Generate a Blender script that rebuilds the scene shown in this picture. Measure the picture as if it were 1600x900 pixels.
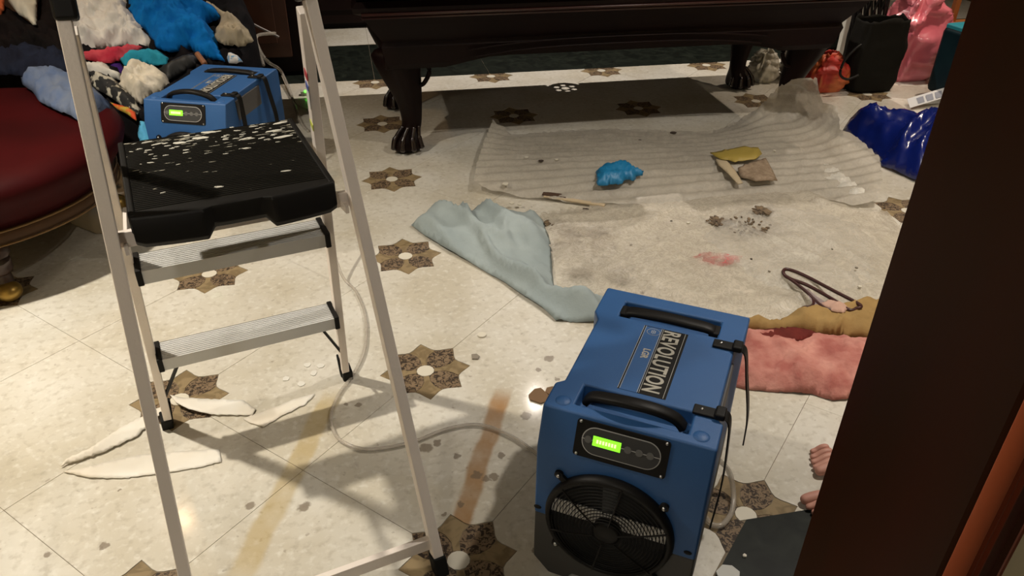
import bpy, bmesh, math, random
import numpy as np
from mathutils import Vector, Matrix, noise, geometry
random.seed(4)
for o in list(bpy.data.objects): bpy.data.objects.remove(o)
SC = bpy.context.scene; COL = SC.collection
# ------------------------------------------------------------------ camera
CX, CY, CH = 0.5391, -1.1061, 1.3881
YAW, PIT, ROL, FPX = 0.2055, 0.5637, 0.0118, 1229.16
_f = Vector((math.sin(YAW)*math.cos(PIT), math.cos(YAW)*math.cos(PIT), -math.sin(PIT)))
_r0 = Vector((math.cos(YAW), -math.sin(YAW), 0)); _u0 = _r0.cross(_f)
_r = math.cos(ROL)*_r0 + math.sin(ROL)*_u0; _u = -math.sin(ROL)*_r0 + math.cos(ROL)*_u0
CAMP = Vector((CX, CY, CH))
cd = bpy.data.cameras.new('camera'); co = bpy.data.objects.new('camera', cd); COL.objects.link(co)
cd.sensor_width = 36; cd.lens = FPX/1600*36; cd.clip_start = 0.02
co.matrix_world = Matrix(((_r.x, _u.x, -_f.x, CX), (_r.y, _u.y, -_f.y, CY), (_r.z, _u.z, -_f.z, CH), (0, 0, 0, 1)))
SC.camera = co
SC.view_settings.view_transform = 'Standard'; SC.view_settings.look = 'None'
SC.view_settings.exposure = 0.0; SC.view_settings.gamma = 1.0
# ------------------------------------------------------------------ world and lamps
W = bpy.data.worlds.new('world'); SC.world = W; W.use_nodes = True
W.node_tree.nodes['Background'].inputs[0].default_value = (1.0, .8, .6, 1); W.node_tree.nodes['Background'].inputs[1].default_value = 0.006
CEIL = 2.6
DOWNLIGHTS = [  # x, y, watts, colour, spot angle
    (-.92, .80, 190, (1, .91, .77), 1.95),
    (-.80, 2.69, 17, (1, .64, .34), 2.0),
    (2.20, .60, 92, (1, .92, .82), 2.1),
    (1.68, 3.42, 130, (1, .90, .80), 1.9),
    (4.05, 2.60, 75, (1, .84, .68), 1.9),
    (4.05, .60, 45, (1, .84, .66), 2.2)]
HALL = (-.10, -1.75, 2.35, 34, (1, .94, .84))
def lamp(name, loc, power, col, radius, spot=None):
    l = bpy.data.lights.new(name, 'SPOT' if spot else 'POINT'); l.energy = power; l.color = col; l.shadow_soft_size = radius
    if spot: l.spot_size = spot; l.spot_blend = .8
    o = bpy.data.objects.new(name, l); COL.objects.link(o); o.location = loc; return o
for (x, y, w, c, a) in DOWNLIGHTS: lamp('downlight_lamp', (x, y, CEIL-.012), w*2.2, c, .012 if y > 3 else .045, a)
lamp('hall_lamp', HALL[:3], HALL[3], HALL[4], .06)

# ------------------------------------------------------------------ pixel -> point helpers (photograph taken as 1600x900)
def ray(px, py): return _f + _r*((px-800)/FPX) - _u*((py-450)/FPX)
def at(px, py, z=0.0):
    d = ray(px, py); return CAMP + d*((z-CH)/d.z)
def aty(px, py, Y):
    d = ray(px, py); return CAMP + d*((Y-CY)/d.y)
def atplane(px, py, p0, n):
    d = ray(px, py); return CAMP + d*((p0-CAMP).dot(n)/d.dot(n))

# ------------------------------------------------------------------ materials
MATS = {}
def mat(name, col, rough=.6, metal=0, col2=None, nscale=8, bump=0, bscale=60, coat=0, spec=.5, alpha=1, trans=0, emis=None, es=0, sheen=0, stretch=None, detail=4, fac=(.35, .65), sub=0):
    if name in MATS: return MATS[name]
    m = bpy.data.materials.new(name); m.use_nodes = True; nt = m.node_tree; b = nt.nodes['Principled BSDF']; N = nt.nodes.new; L = nt.links.new
    b.inputs['Base Color'].default_value = (*col, 1); b.inputs['Roughness'].default_value = rough; b.inputs['Metallic'].default_value = metal
    b.inputs['Coat Weight'].default_value = coat; b.inputs['Coat Roughness'].default_value = .12; b.inputs['Specular IOR Level'].default_value = spec
    b.inputs['Alpha'].default_value = alpha; b.inputs['Transmission Weight'].default_value = trans; b.inputs['Sheen Weight'].default_value = sheen
    if emis: b.inputs['Emission Color'].default_value = (*emis, 1); b.inputs['Emission Strength'].default_value = es
    tc = N('ShaderNodeTexCoord'); mp = N('ShaderNodeMapping'); L(tc.outputs['Object'], mp.inputs[0])
    if stretch: mp.inputs['Scale'].default_value = stretch
    if col2:
        n = N('ShaderNodeTexNoise'); n.inputs['Scale'].default_value = nscale; n.inputs['Detail'].default_value = detail
        L(mp.outputs[0], n.inputs['Vector']); r = N('ShaderNodeValToRGB')
        r.color_ramp.elements[0].position = fac[0]; r.color_ramp.elements[1].position = fac[1]
        r.color_ramp.elements[0].color = (*col, 1); r.color_ramp.elements[1].color = (*col2, 1)
        L(n.outputs['Fac'], r.inputs[0]); L(r.outputs[0], b.inputs['Base Color'])
    if bump:
        n = N('ShaderNodeTexNoise'); n.inputs['Scale'].default_value = bscale; n.inputs['Detail'].default_value = 3
        L(mp.outputs[0], n.inputs['Vector']); bp = N('ShaderNodeBump'); bp.inputs['Strength'].default_value = bump; bp.inputs['Distance'].default_value = .004
        L(n.outputs['Fac'], bp.inputs['Height']); L(bp.outputs[0], b.inputs['Normal'])
    MATS[name] = m; return m

def tile_material():
    m = bpy.data.materials.new('cream_marble'); m.use_nodes = True; nt = m.node_tree; b = nt.nodes['Principled BSDF']; N = nt.nodes.new; L = nt.links.new
    g = N('ShaderNodeNewGeometry'); P = g.outputs['Position']
    def noi(s, d=4, v=P):
        n = N('ShaderNodeTexNoise'); n.inputs['Scale'].default_value = s; n.inputs['Detail'].default_value = d; L(v, n.inputs['Vector']); return n.outputs['Fac']
    def ramp(f, p0, p1, c0=(0, 0, 0), c1=(1, 1, 1)):
        r = N('ShaderNodeValToRGB'); r.color_ramp.elements[0].position = p0; r.color_ramp.elements[1].position = p1
        r.color_ramp.elements[0].color = (*c0, 1); r.color_ramp.elements[1].color = (*c1, 1); L(f, r.inputs[0]); return r.outputs[0]
    def mix(f, a, c):
        x = N('ShaderNodeMix'); x.data_type = 'RGBA'
        if isinstance(f, float): x.inputs[0].default_value = f
        else: L(f, x.inputs[0])
        L(a, x.inputs[6])
        if isinstance(c, tuple): x.inputs[7].default_value = (*c, 1)
        else: L(c, x.inputs[7])
        return x.outputs[2]
    def math_(op, a, c=None):
        x = N('ShaderNodeMath'); x.operation = op
        for i, v in enumerate((a, c)):
            if v is None: continue
            if isinstance(v, (int, float)): x.inputs[i].default_value = v
            else: L(v, x.inputs[i])
        return x.outputs[0]
    base = ramp(noi(3.2, 6), .35, .68, (.50, .455, .36), (.64, .615, .55))
    base = mix(ramp(noi(45, 6), .52, .88), base, (.36, .32, .25))
    base = mix(ramp(noi(50, 4), .54, .84), base, (.70, .68, .61))
    # pits in the marble
    pit = ramp(noi(48, 2), .68, .76)
    base = mix(math_('MULTIPLY', pit, .6), base, (.26, .22, .17))
    # adhesive stains: two old rusty strips, and loose grey dirt marks
    sx = N('ShaderNodeSeparateXYZ'); L(P, sx.inputs[0]); X, Y = sx.outputs[0], sx.outputs[1]
    wob = math_('MULTIPLY', math_('SUBTRACT', noi(9, 3), .5), .025)
    def strip(a, c, w, colr, amt):
        nonlocal base
        dx, dy = c.x-a.x, c.y-a.y; ln = math.hypot(dx, dy); nx, ny = -dy/ln, dx/ln
        d = math_('ADD', math_('MULTIPLY', X, nx), math_('MULTIPLY', Y, ny)); d = math_('SUBTRACT', d, a.x*nx+a.y*ny)
        d = math_('ABSOLUTE', math_('ADD', d, wob))
        t = math_('ADD', math_('MULTIPLY', X, dx/ln), math_('MULTIPLY', Y, dy/ln)); t = math_('SUBTRACT', t, (a.x*dx+a.y*dy)/ln)
        mr = N('ShaderNodeMapRange'); mr.interpolation_type = 'SMOOTHSTEP'; L(d, mr.inputs[0]); mr.inputs[1].default_value = w*.55; mr.inputs[2].default_value = w; mr.inputs[3].default_value = amt; mr.inputs[4].default_value = 0
        m2 = N('ShaderNodeMapRange'); m2.interpolation_type = 'SMOOTHSTEP'; L(t, m2.inputs[0]); m2.inputs[1].default_value = -.03; m2.inputs[2].default_value = .05
        m3 = N('ShaderNodeMapRange'); m3.interpolation_type = 'SMOOTHSTEP'; L(t, m3.inputs[0]); m3.inputs[1].default_value = ln+.05; m3.inputs[2].default_value = ln-.05
        f = math_('MULTIPLY', math_('MULTIPLY', mr.outputs[0], m2.outputs[0]), m3.outputs[0])
        f = math_('MULTIPLY', f, math_('ADD', .45, math_('MULTIPLY', noi(14, 3), .9)))
        base = mix(f, base, colr)
    strip(at(786, 610), at(705, 865), .030, (.31, .16, .05), .85)
    strip(at(520, 615), at(375, 900), .036, (.42, .31, .12), .62)
    spots = [(858, 560, .014), (842, 578, .008), (870, 592, .007), (822, 650, .013), (715, 713, .008), (783, 712, .008), (745, 742, .012), (760, 748, .010), (475, 792, .014), (560, 632, .009), (541, 631, .006), (665, 700, .016), (683, 692, .009), (772, 745, .010), (720, 788, .008), (163, 852, .009), (73, 867, .008), (390, 790, .010), (187, 766, .003), (835, 860, .006), (695, 803, .006)]
    acc = None
    wv = N('ShaderNodeVectorMath'); wv.operation = 'ADD'
    nn = N('ShaderNodeTexNoise'); nn.inputs['Scale'].default_value = 60; nn.inputs['Detail'].default_value = 2; L(P, nn.inputs['Vector'])
    sc_ = N('ShaderNodeVectorMath'); sc_.operation = 'SCALE'; sc_.inputs[3].default_value = .02; L(nn.outputs['Color'], sc_.inputs[0]); L(P, wv.inputs[0]); L(sc_.outputs[0], wv.inputs[1])
    for (px, py, r) in spots:
        c = at(px, py); dd = N('ShaderNodeVectorMath'); dd.operation = 'DISTANCE'; L(wv.outputs[0], dd.inputs[0]); dd.inputs[1].default_value = (c.x+.01, c.y+.01, .01)
        mr = N('ShaderNodeMapRange'); L(dd.outputs['Value'], mr.inputs[0]); mr.inputs[1].default_value = r*.9; mr.inputs[2].default_value = r*1.25; mr.inputs[3].default_value = 1; mr.inputs[4].default_value = 0
        acc = mr.outputs[0] if acc is None else math_('MAXIMUM', acc, mr.outputs[0])
    base = mix(math_('MULTIPLY', acc, .75), base, (.16, .12, .08))
    L(base, b.inputs['Base Color'])
    b.inputs['Roughness'].default_value = .38; b.inputs['Coat Weight'].default_value = .35; b.inputs['Coat Roughness'].default_value = .1
    bp = N('ShaderNodeBump'); bp.inputs['Strength'].default_value = .25; bp.inputs['Distance'].default_value = .003; L(noi(45, 3), bp.inputs['Height']); L(bp.outputs[0], b.inputs['Normal'])
    return m
def mosaic_material(name, c1, c2, scale, p=(.42, .55)):
    m = bpy.data.materials.new(name); m.use_nodes = True; nt = m.node_tree; b = nt.nodes['Principled BSDF']; N = nt.nodes.new; L = nt.links.new
    g = N('ShaderNodeNewGeometry'); n = N('ShaderNodeTexNoise'); n.inputs['Scale'].default_value = scale; n.inputs['Detail'].default_value = 2; n.inputs['Distortion'].default_value = 1.2
    L(g.outputs['Position'], n.inputs['Vector']); r = N('ShaderNodeValToRGB'); r.color_ramp.elements[0].position = p[0]; r.color_ramp.elements[1].position = p[1]
    r.color_ramp.elements[0].color = (*c1, 1); r.color_ramp.elements[1].color = (*c2, 1); L(n.outputs['Fac'], r.inputs[0]); L(r.outputs[0], b.inputs['Base Color'])
    b.inputs['Roughness'].default_value = .5; b.inputs['Coat Weight'].default_value = .08; b.inputs['Coat Roughness'].default_value = .15; b.inputs['Specular IOR Level'].default_value = .2
    return m
M_TILE = tile_material()
M_DARK = mosaic_material('dark_mosaic', (.035, .024, .016), (.20, .14, .085), 95)
M_BROWN = mosaic_material('brown_marble', (.18, .13, .068), (.25, .185, .10), 25)
M_DISC = mat('disc_marble', (.62, .58, .48), .4, coat=.3)
M_GREEN = mosaic_material('green_marble', (.003, .0045, .003), (.013, .017, .012), 14, (.35, .75))
M_GROUT = mat('grout', (.20, .16, .11), .9)
M_ALU = mat('aluminium', (.84, .76, .69), .45, .12, bump=.1, bscale=200)
M_ALU2 = mat('aluminium_tread', (.66, .66, .65), .4, .3)
M_BLK = mat('black_plastic', (.009, .008, .007), .5, spec=.22)
M_BLK2 = mat('black_rubber', (.009, .009, .008), .8, spec=.2)
M_BLUE = mat('blue_polyethylene', (.022, .090, .25), .5, col2=(.028, .105, .285), nscale=5, bump=.15, bscale=500)
M_GREY = mat('grey_polyethylene', (.060, .057, .053), .6, bump=.1, bscale=400)
M_WOOD = mat('dark_mahogany', (.005, .0014, .001), .5, spec=.14, col2=(.008, .0022, .0014), nscale=3, stretch=(1, 1, .15))
M_WOODR = mat('lit_mahogany', (.74, .17, .06), .4, coat=.2, col2=(.62, .14, .05), nscale=4, stretch=(1, 1, .15))  # wood colour raised to carry the hall light on the casing
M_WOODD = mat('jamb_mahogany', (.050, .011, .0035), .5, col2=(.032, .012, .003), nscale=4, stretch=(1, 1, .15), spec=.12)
M_STEEL = mat('steel_screw', (.6, .6, .58), .3, 1)

# ------------------------------------------------------------------ mesh helpers
def link(name, me, m, parent=None):
    o = bpy.data.objects.new(name, me); COL.objects.link(o)
    if m is not None: me.materials.append(m)
    if parent is not None: o.parent = parent
    return o
def obj(name, bm, m, parent=None, smooth=False, bev=0, seg=2, ang=35):
    bmesh.ops.recalc_face_normals(bm, faces=bm.faces)
    me = bpy.data.meshes.new(name); bm.to_mesh(me); bm.free()
    if smooth or bev:
        me.polygons.foreach_set('use_smooth', [True]*len(me.polygons))
    o = link(name, me, m, parent)
    if bev:
        md = o.modifiers.new('bevel', 'BEVEL'); md.width = bev; md.segments = seg; md.limit_method = 'ANGLE'; md.angle_limit = math.radians(ang)
        md.harden_normals = True
    return o
def empty(name, loc=(0, 0, 0), rz=0):
    o = bpy.data.objects.new(name, None); COL.objects.link(o); o.location = loc; o.rotation_euler = (0, 0, rz); o.empty_display_size = .05; return o
def tag(o, label, cat, group=None, kind=None):
    if label: o['label'] = label
    if cat: o['category'] = cat
    if group: o['group'] = group
    if kind: o['kind'] = kind
    return o
def struct(o, label=None):
    o['kind'] = 'structure'
    if label: o['label'] = label
    return o
def box(bm, c, s, M=None):
    r = bmesh.ops.create_cube(bm, size=1, matrix=Matrix.Translation(c) @ Matrix.Diagonal((*s, 1)))
    if M is not None: bmesh.ops.transform(bm, matrix=M, verts=r['verts'])
    return r['verts']
def boxo(name, c, s, m, parent=None, bev=0, M=None):
    bm = bmesh.new(); box(bm, c, s, M); return obj(name, bm, m, parent, bev=bev)
def cyl(bm, p0, p1, r, r2=None, seg=16):
    p0, p1 = Vector(p0), Vector(p1); d = p1-p0
    M = Matrix.Translation((p0+p1)/2) @ d.to_track_quat('Z', 'Y').to_matrix().to_4x4()
    bmesh.ops.create_cone(bm, cap_ends=True, segments=seg, radius1=r, radius2=r if r2 is None else r2, depth=d.length, matrix=M)
def bar(bm, a, b, w, d, side):
    """box-section bar from a to b, width w along 'side', depth d across it"""
    a, b, side = Vector(a), Vector(b), Vector(side); ax = (b-a).normalized(); side = (side-ax*side.dot(ax)).normalized(); n = ax.cross(side)
    vs = []
    for p in (a, b):
        for s, t in ((-1, -1), (1, -1), (1, 1), (-1, 1)): vs.append(bm.verts.new(p+side*(s*w/2)+n*(t*d/2)))
    for f in ((3, 2, 1, 0), (4, 5, 6, 7), (0, 1, 5, 4), (1, 2, 6, 5), (2, 3, 7, 6), (3, 0, 4, 7)): bm.faces.new([vs[i] for i in f])
def catmull(pts, n=8, closed=False):
    P = [Vector(p) for p in pts]; out = []; k = len(P)
    rng = range(k if closed else k-1)
    for i in rng:
        g = (lambda j: P[j % k]) if closed else (lambda j: P[min(max(j, 0), k-1)])
        a, b, c, d = g(i-1), g(i), g(i+1), g(i+2)
        for j in range(n):
            t = j/n; out.append(.5*((2*b)+(c-a)*t+(2*a-5*b+4*c-d)*t*t+(-a+3*b-3*c+d)*t**3))
    if not closed: out.append(P[-1])
    return out
def tube(bm, path, r, seg=8, closed=False, caps=True):
    rings = []; n = len(path); up = Vector((0, 0, 1))
    for i, p in enumerate(path):
        a = path[(i-1) % n] if closed or i > 0 else p; b = path[(i+1) % n] if closed or i < n-1 else p
        t = (Vector(b)-Vector(a)).normalized(); x = t.cross(up)
        if x.length < .05: x = t.cross(Vector((1, 0, 0)))
        x.normalize(); y = t.cross(x); rr = r[i] if isinstance(r, (list, tuple)) else r
        rings.append([bm.verts.new(Vector(p)+(x*math.cos(2*math.pi*k/seg)+y*math.sin(2*math.pi*k/seg))*rr) for k in range(seg)])
    for i in range(n if closed else n-1):
        A, B = rings[i], rings[(i+1) % n]
        for k in range(seg): bm.faces.new((A[k], A[(k+1) % seg], B[(k+1) % seg], B[k]))
    if caps and not closed: bm.faces.new(rings[0][::-1]); bm.faces.new(rings[-1])
def tubeo(name, pts, r, m, parent=None, n=8, seg=8, closed=False):
    bm = bmesh.new(); tube(bm, catmull(pts, n, closed) if n else [Vector(p) for p in pts], r, seg, closed); return obj(name, bm, m, parent, smooth=True)
def lathe(bm, prof, c=(0, 0, 0), seg=32, ang=2*math.pi, caps=True):
    c = Vector(c); rings = []; full = abs(ang-2*math.pi) < 1e-6; k = seg if full else seg+1
    for (r, z) in prof: rings.append([bm.verts.new(c+Vector((r*math.cos(ang*i/seg), r*math.sin(ang*i/seg), z))) for i in range(k)])
    for a, b in zip(rings, rings[1:]):
        for i in range(k if full else k-1): bm.faces.new((a[i], a[(i+1) % k], b[(i+1) % k], b[i]))
    if caps and prof[0][0] > 1e-5: bm.faces.new(rings[0][::-1])
    if caps and prof[-1][0] > 1e-5: bm.faces.new(rings[-1])
def prism(bm, pts2, z0, z1, M=None):
    lo = [bm.verts.new((x, y, z0)) for x, y in pts2]; hi = [bm.verts.new((x, y, z1)) for x, y in pts2]
    fs = [bm.faces.new(lo[::-1]), bm.faces.new(hi)]
    n = len(pts2)
    for i in range(n): bm.faces.new((lo[i], lo[(i+1) % n], hi[(i+1) % n], hi[i]))
    if M is not None: bmesh.ops.transform(bm, matrix=M, verts=lo+hi)
    return lo+hi
def text(name, body, size, m, parent, M, ex=.0004, off=0, xs=1.0, align='LEFT', sp=1.0):
    cu = bpy.data.curves.new(name, 'FONT'); cu.body = body; cu.size = size; cu.extrude = ex; cu.offset = off; cu.align_x = align; cu.space_character = sp; cu.align_y = 'CENTER'
    t = bpy.data.objects.new(name, cu); COL.objects.link(t); dg = bpy.context.evaluated_depsgraph_get(); dg.update()
    me = bpy.data.meshes.new_from_object(t.evaluated_get(dg)); bpy.data.objects.remove(t)
    me.transform(M @ Matrix.Diagonal((xs, 1, 1, 1))); me.materials.clear()
    return link(name, me, m, parent)
# ---- cloth, film and paper: an outline with a height at each corner, filled, domed and folded
def inside(poly, x, y):
    c = False; n = len(poly); j = n-1
    for i in range(n):
        if (poly[i][1] > y) != (poly[j][1] > y) and x < (poly[j][0]-poly[i][0])*(y-poly[i][1])/(poly[j][1]-poly[i][1])+poly[i][0]: c = not c
        j = i
    return c
def ridge(x, y, seed, ang, freq, an):
    c, s = math.cos(ang), math.sin(ang); u, v = (x*c+y*s)*freq*an, (-x*s+y*c)*freq
    w = noise.noise(Vector((u*.7+seed, v*.7, seed*1.7)))*.9
    n = noise.noise(Vector((u+w, v+w, seed)))
    return (1-min(1, abs(n)*2.6))**1.6
SURF = {}
def on(name, px, py, dz=.004):
    a, z = SURF[name]; d = ((a-[px, py])**2).sum(1); return float(z[np.argsort(d)[:4]].max())+dz
def drape(name, outline, m, base=None, step=8, dome=.02, fall=.05, fold=.008, freq=9, ang=0, an=.35, fold2=.55, seed=1, thick=.003, parent=None, rib=None, normal=None, wob=2.2, lift=.002, smooth_iter=250, over=None):
    """outline: (px,py,z) corners on the photograph turned into points of the place; base(px,py)->point for sloped heaps"""
    O = [(p[0], p[1], on(over, p[0], p[1]) if over else (p[2] if len(p) > 2 else 0.0)) for p in outline]; B = []
    for i in range(len(O)):
        a, b = O[i], O[(i+1) % len(O)]; L = math.hypot(b[0]-a[0], b[1]-a[1]); k = max(1, int(L/step))
        for j in range(k):
            t = j/k; wx = noise.noise(Vector((a[0]+t*9, a[1], seed)))*wob if j else 0
            B.append((a[0]+(b[0]-a[0])*t+wx, a[1]+(b[1]-a[1])*t+wx, a[2]+(b[2]-a[2])*t))
    nb = len(B); xs = [p[0] for p in B]; ys = [p[1] for p in B]; rnd = random.Random(seed); I = []
    bx = np.array([p[:2] for p in B]); y = min(ys)
    row = 0
    while y < max(ys):
        x = min(xs)+(row % 2)*step*.5
        while x < max(xs):
            if inside(B, x, y) and ((bx-[x, y])**2).sum(1).min() > (step*.55)**2: I.append((x+rnd.uniform(-1, 1)*step*.12, y+rnd.uniform(-1, 1)*step*.12))
            x += step
        y += step*.8; row += 1
    V2 = [Vector(p[:2]) for p in B]+[Vector(p) for p in I]
    r = geometry.delaunay_2d_cdt(V2, [(i, (i+1) % nb) for i in range(nb)], [], 1, 1e-4)
    vs, fs = r[0], r[2]; orig = r[3]; n = len(vs); z = np.zeros(n); fixed = np.zeros(n, bool)
    for i, o_ in enumerate(orig):
        q = [k for k in o_ if k < nb]
        if q: z[i] = B[q[0]][2]; fixed[i] = True
    if base is None and max(p[2] for p in B) > 0:
        E = set()
        for f in fs:
            for a, b in zip(f, f[1:]+f[:1]): E.add((min(a, b), max(a, b)))
        E = np.array(list(E)); deg = np.bincount(E.ravel(), minlength=n)
        z[~fixed] = np.mean([p[2] for p in B])
        for _ in range(smooth_iter):
            s = np.bincount(E[:, 0], z[E[:, 1]], n)+np.bincount(E[:, 1], z[E[:, 0]], n); z = np.where(fixed, z, s/np.maximum(deg, 1))
    P = [base(v.x, v.y) if base else at(v.x, v.y, z[i]) for i, v in enumerate(vs)]
    A = np.array([tuple(p) for p in P]); Ab = A[fixed]
    nrm = Vector(normal).normalized() if normal else Vector((0, 0, 1))
    out = []
    for i, p in enumerate(P):
        d = math.sqrt(((Ab-A[i])**2).sum(1).min()); t = min(1, d/fall); s = math.sin(t*math.pi/2)
        h = dome*s + (fold*ridge(p.x, p.y+p.z, seed, ang, freq, an)+fold*fold2*ridge(p.x, p.y+p.z, seed+5, ang+1.1, freq*2.1, .6)+fold*fold2*.55*ridge(p.x, p.y+p.z, seed+9, ang-.7, freq*4.1, .7))*(.25+.75*s)
        if rib: h += rib[0]*(math.sin(2*math.pi*((p.x*math.sin(rib[2])+p.y*math.cos(rib[2]))/rib[1]+.25*noise.noise(Vector((p.x*3, p.y*3, seed))))))*.5+rib[0]*.5
        out.append(p+nrm*(h+lift))
    SURF[name] = (np.array([tuple(v) for v in vs]), np.array([v.z for v in out]))
    me = bpy.data.meshes.new(name); me.from_pydata([tuple(v) for v in out], [], [tuple(f) for f in fs]); me.update()
    me.polygons.foreach_set('use_smooth', [True]*len(me.polygons)); o = link(name, me, m, parent)
    if thick:
        md = o.modifiers.new('solid', 'SOLIDIFY'); md.thickness = thick; md.offset = 1
    return o

# ================================================================== ROOM SHELL
U = .66
floor = empty('floor'); struct(floor, 'cream marble tile floor with brown star medallions and dark green border')
boxo('grout_bed', (1.6, 1.8, -.022), (7.8, 8.4, .04), M_GROUT, floor)
TIP = .128; VAL = .098; GAP = .0007
def tile_poly():
    # tile centred at 0 between lattice points (-.5u,0),(.5u,0) [medallions] and (0,+-.5u) [plain corners]
    h = U/2; s = 1; pts = []
    def corner(cx, sgn):
        q = []
        a0, a1, am = -45, 45, 0
        for (A, Bq) in ((-45, 0), (0, 45)):
            for k in range(0, 7):
                t = k/6; ang = math.radians(A+(Bq-A)*t); r = TIP-(TIP-VAL)*math.sin(math.pi*t)
                if k == 0 and A == 0: continue
                q.append((r*math.cos(ang), r*math.sin(ang)))
        return q
    q = corner(0, 1)
    right = [(h-x, y) for x, y in q]      # around (+h,0)
    left = [(-h+x, y) for x, y in q[::-1]]
    pts = [(0, -h)]+right+[(0, h)]+left
    return [(x*s, y*s) for x, y in pts]
NOJ = {2, 3, -1, 5}      # diagonal joints x+y = const (in lattice units) that the slabs run across without a seam
_tm = {}
def tile_mesh(rot, g_lo, g_hi):
    key = (rot, g_lo, g_hi)
    if key not in _tm:
        P = [(-y, x) for x, y in tile_poly()] if rot else tile_poly()
        T_ = U/2/math.sqrt(2); out = []
        for x, y in P:
            t, w = (x+y)/math.sqrt(2), (x-y)/math.sqrt(2)
            lo, hi = -T_+(GAP if g_lo else 0), T_-(GAP if g_hi else 0)
            t = lo+(t+T_)/(2*T_)*(hi-lo); w *= (T_-GAP)/T_
            out.append(((t+w)/math.sqrt(2), (t-w)/math.sqrt(2)))
        bm = bmesh.new(); prism(bm, out, -.012, 0); bmesh.ops.recalc_face_normals(bm, faces=bm.faces)
        me = bpy.data.meshes.new('tile'); bm.to_mesh(me); bm.free(); me.materials.append(M_TILE); _tm[key] = me
    return _tm[key]
def add_tile(cx, cy, me=None, rot=False):
    c = cx+cy; me = me or tile_mesh(rot, round(c-.5) not in NOJ, round(c+.5) not in NOJ)
    t = bpy.data.objects.new('tile', me); COL.objects.link(t); t.parent = floor; t.location = (cx*U, cy*U, 0)
for j in range(-3, 5):
    for i in range(-3, 8):
        if not (j <= 0 and i+.5 > 1.9): add_tile(i+.5, j)
for j in range(-3, 5):
    for i in range(-3, 9):
        if not (j < 0 and i > 1.7): add_tile(i, j+.5, rot=True)
# half tiles against the green borders (row 5, and row 0 right of the doorway)
def clip_mesh(src, off, y0, keep_above):
    bm = bmesh.new(); bm.from_mesh(src); bmesh.ops.translate(bm, vec=(off[0], off[1], 0), verts=bm.verts)
    bmesh.ops.bisect_plane(bm, geom=bm.verts[:]+bm.edges[:]+bm.faces[:], plane_co=(0, y0, 0), plane_no=(0, 1, 0), clear_inner=keep_above, clear_outer=not keep_above)
    bmesh.ops.holes_fill(bm, edges=bm.edges[:]); me = bpy.data.meshes.new('tile'); bm.to_mesh(me); bm.free(); me.materials.append(M_TILE); return me
YG = 5.07*U; YN = -.02*U
half_far = clip_mesh(tile_mesh(False, True, True), (0, 0), .07*U, False); half_near = clip_mesh(tile_mesh(False, True, True), (0, 0), -.02*U, True)
for i in range(-3, 8): add_tile(i+.5, 5, half_far)
for i in range(2, 8): add_tile(i+.5, 0, half_near)
# medallions: a star of four dark and four brown petals round a cream disc
def petal_poly(kind):
    R0 = .026; g = .0007
    if kind == 'brown':
        half = [(R0, 17), (.05, 10), (.075, 15)]; wid = 22.5
    else:
        half = [(R0, 28), (.05, 35), (.075, 30)]; wid = 22.5
    def P(r, a): return (r*math.cos(math.radians(a)), r*math.sin(math.radians(a)))
    side = [P(r, a) for r, a in half]
    arc = []
    for k in range(3, 7):
        t = k/6; arc.append(P(TIP-(TIP-VAL)*math.sin(math.pi*t)-.0012, 45*(1-t)))
    up = side+arc          # from disc outwards to the tip at angle 0
    dn = [(x, -y) for x, y in up[::-1][1:]]
    pts = up+dn
    cx = sum(p[0] for p in pts)/len(pts)
    return [(cx+(x-cx)*.985, y*.975) for x, y in pts]
def petal_mesh(kind, m):
    bm = bmesh.new(); prism(bm, petal_poly(kind), -.010, -.0004); bmesh.ops.recalc_face_normals(bm, faces=bm.faces)
    me = bpy.data.meshes.new('petal'); bm.to_mesh(me); bm.free(); me.materials.append(m); return me
pb, pd = petal_mesh('brown', M_BROWN), petal_mesh('dark', M_DARK)
bm = bmesh.new(); cyl(bm, (0, 0, -.01), (0, 0, -.0002), .0245, seg=12); disc_me = bpy.data.meshes.new('disc'); bm.to_mesh(disc_me); bm.free(); disc_me.materials.append(M_DISC)
def clipped(me, M, y0, above):
    bm = bmesh.new(); bm.from_mesh(me); bmesh.ops.transform(bm, matrix=M, verts=bm.verts)
    bmesh.ops.bisect_plane(bm, geom=bm.verts[:]+bm.edges[:]+bm.faces[:], plane_co=(0, y0, 0), plane_no=(0, 1, 0), clear_inner=above, clear_outer=not above)
    if not bm.faces: bm.free(); return None
    bmesh.ops.holes_fill(bm, edges=bm.edges[:]); o = bpy.data.meshes.new('petal'); bm.to_mesh(o); bm.free(); o.materials.append(me.materials[0]); return o
MED = [(0, 0), (1, 0), (2, 0), (0, 1), (1, 1), (2, 1), (3, 1), (-1, 2), (0, 2), (1, 2), (2, 2), (3, 2), (4, 2), (-1, 1), (0, 3), (1, 3), (2, 3), (3, 3), (4, 3), (5, 3), (0, 4), (1, 4), (2, 4), (3, 4), (4, 4), (5, 4), (0, 5), (1, 5), (2, 5), (3, 5), (4, 5), (5, 5)]
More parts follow.
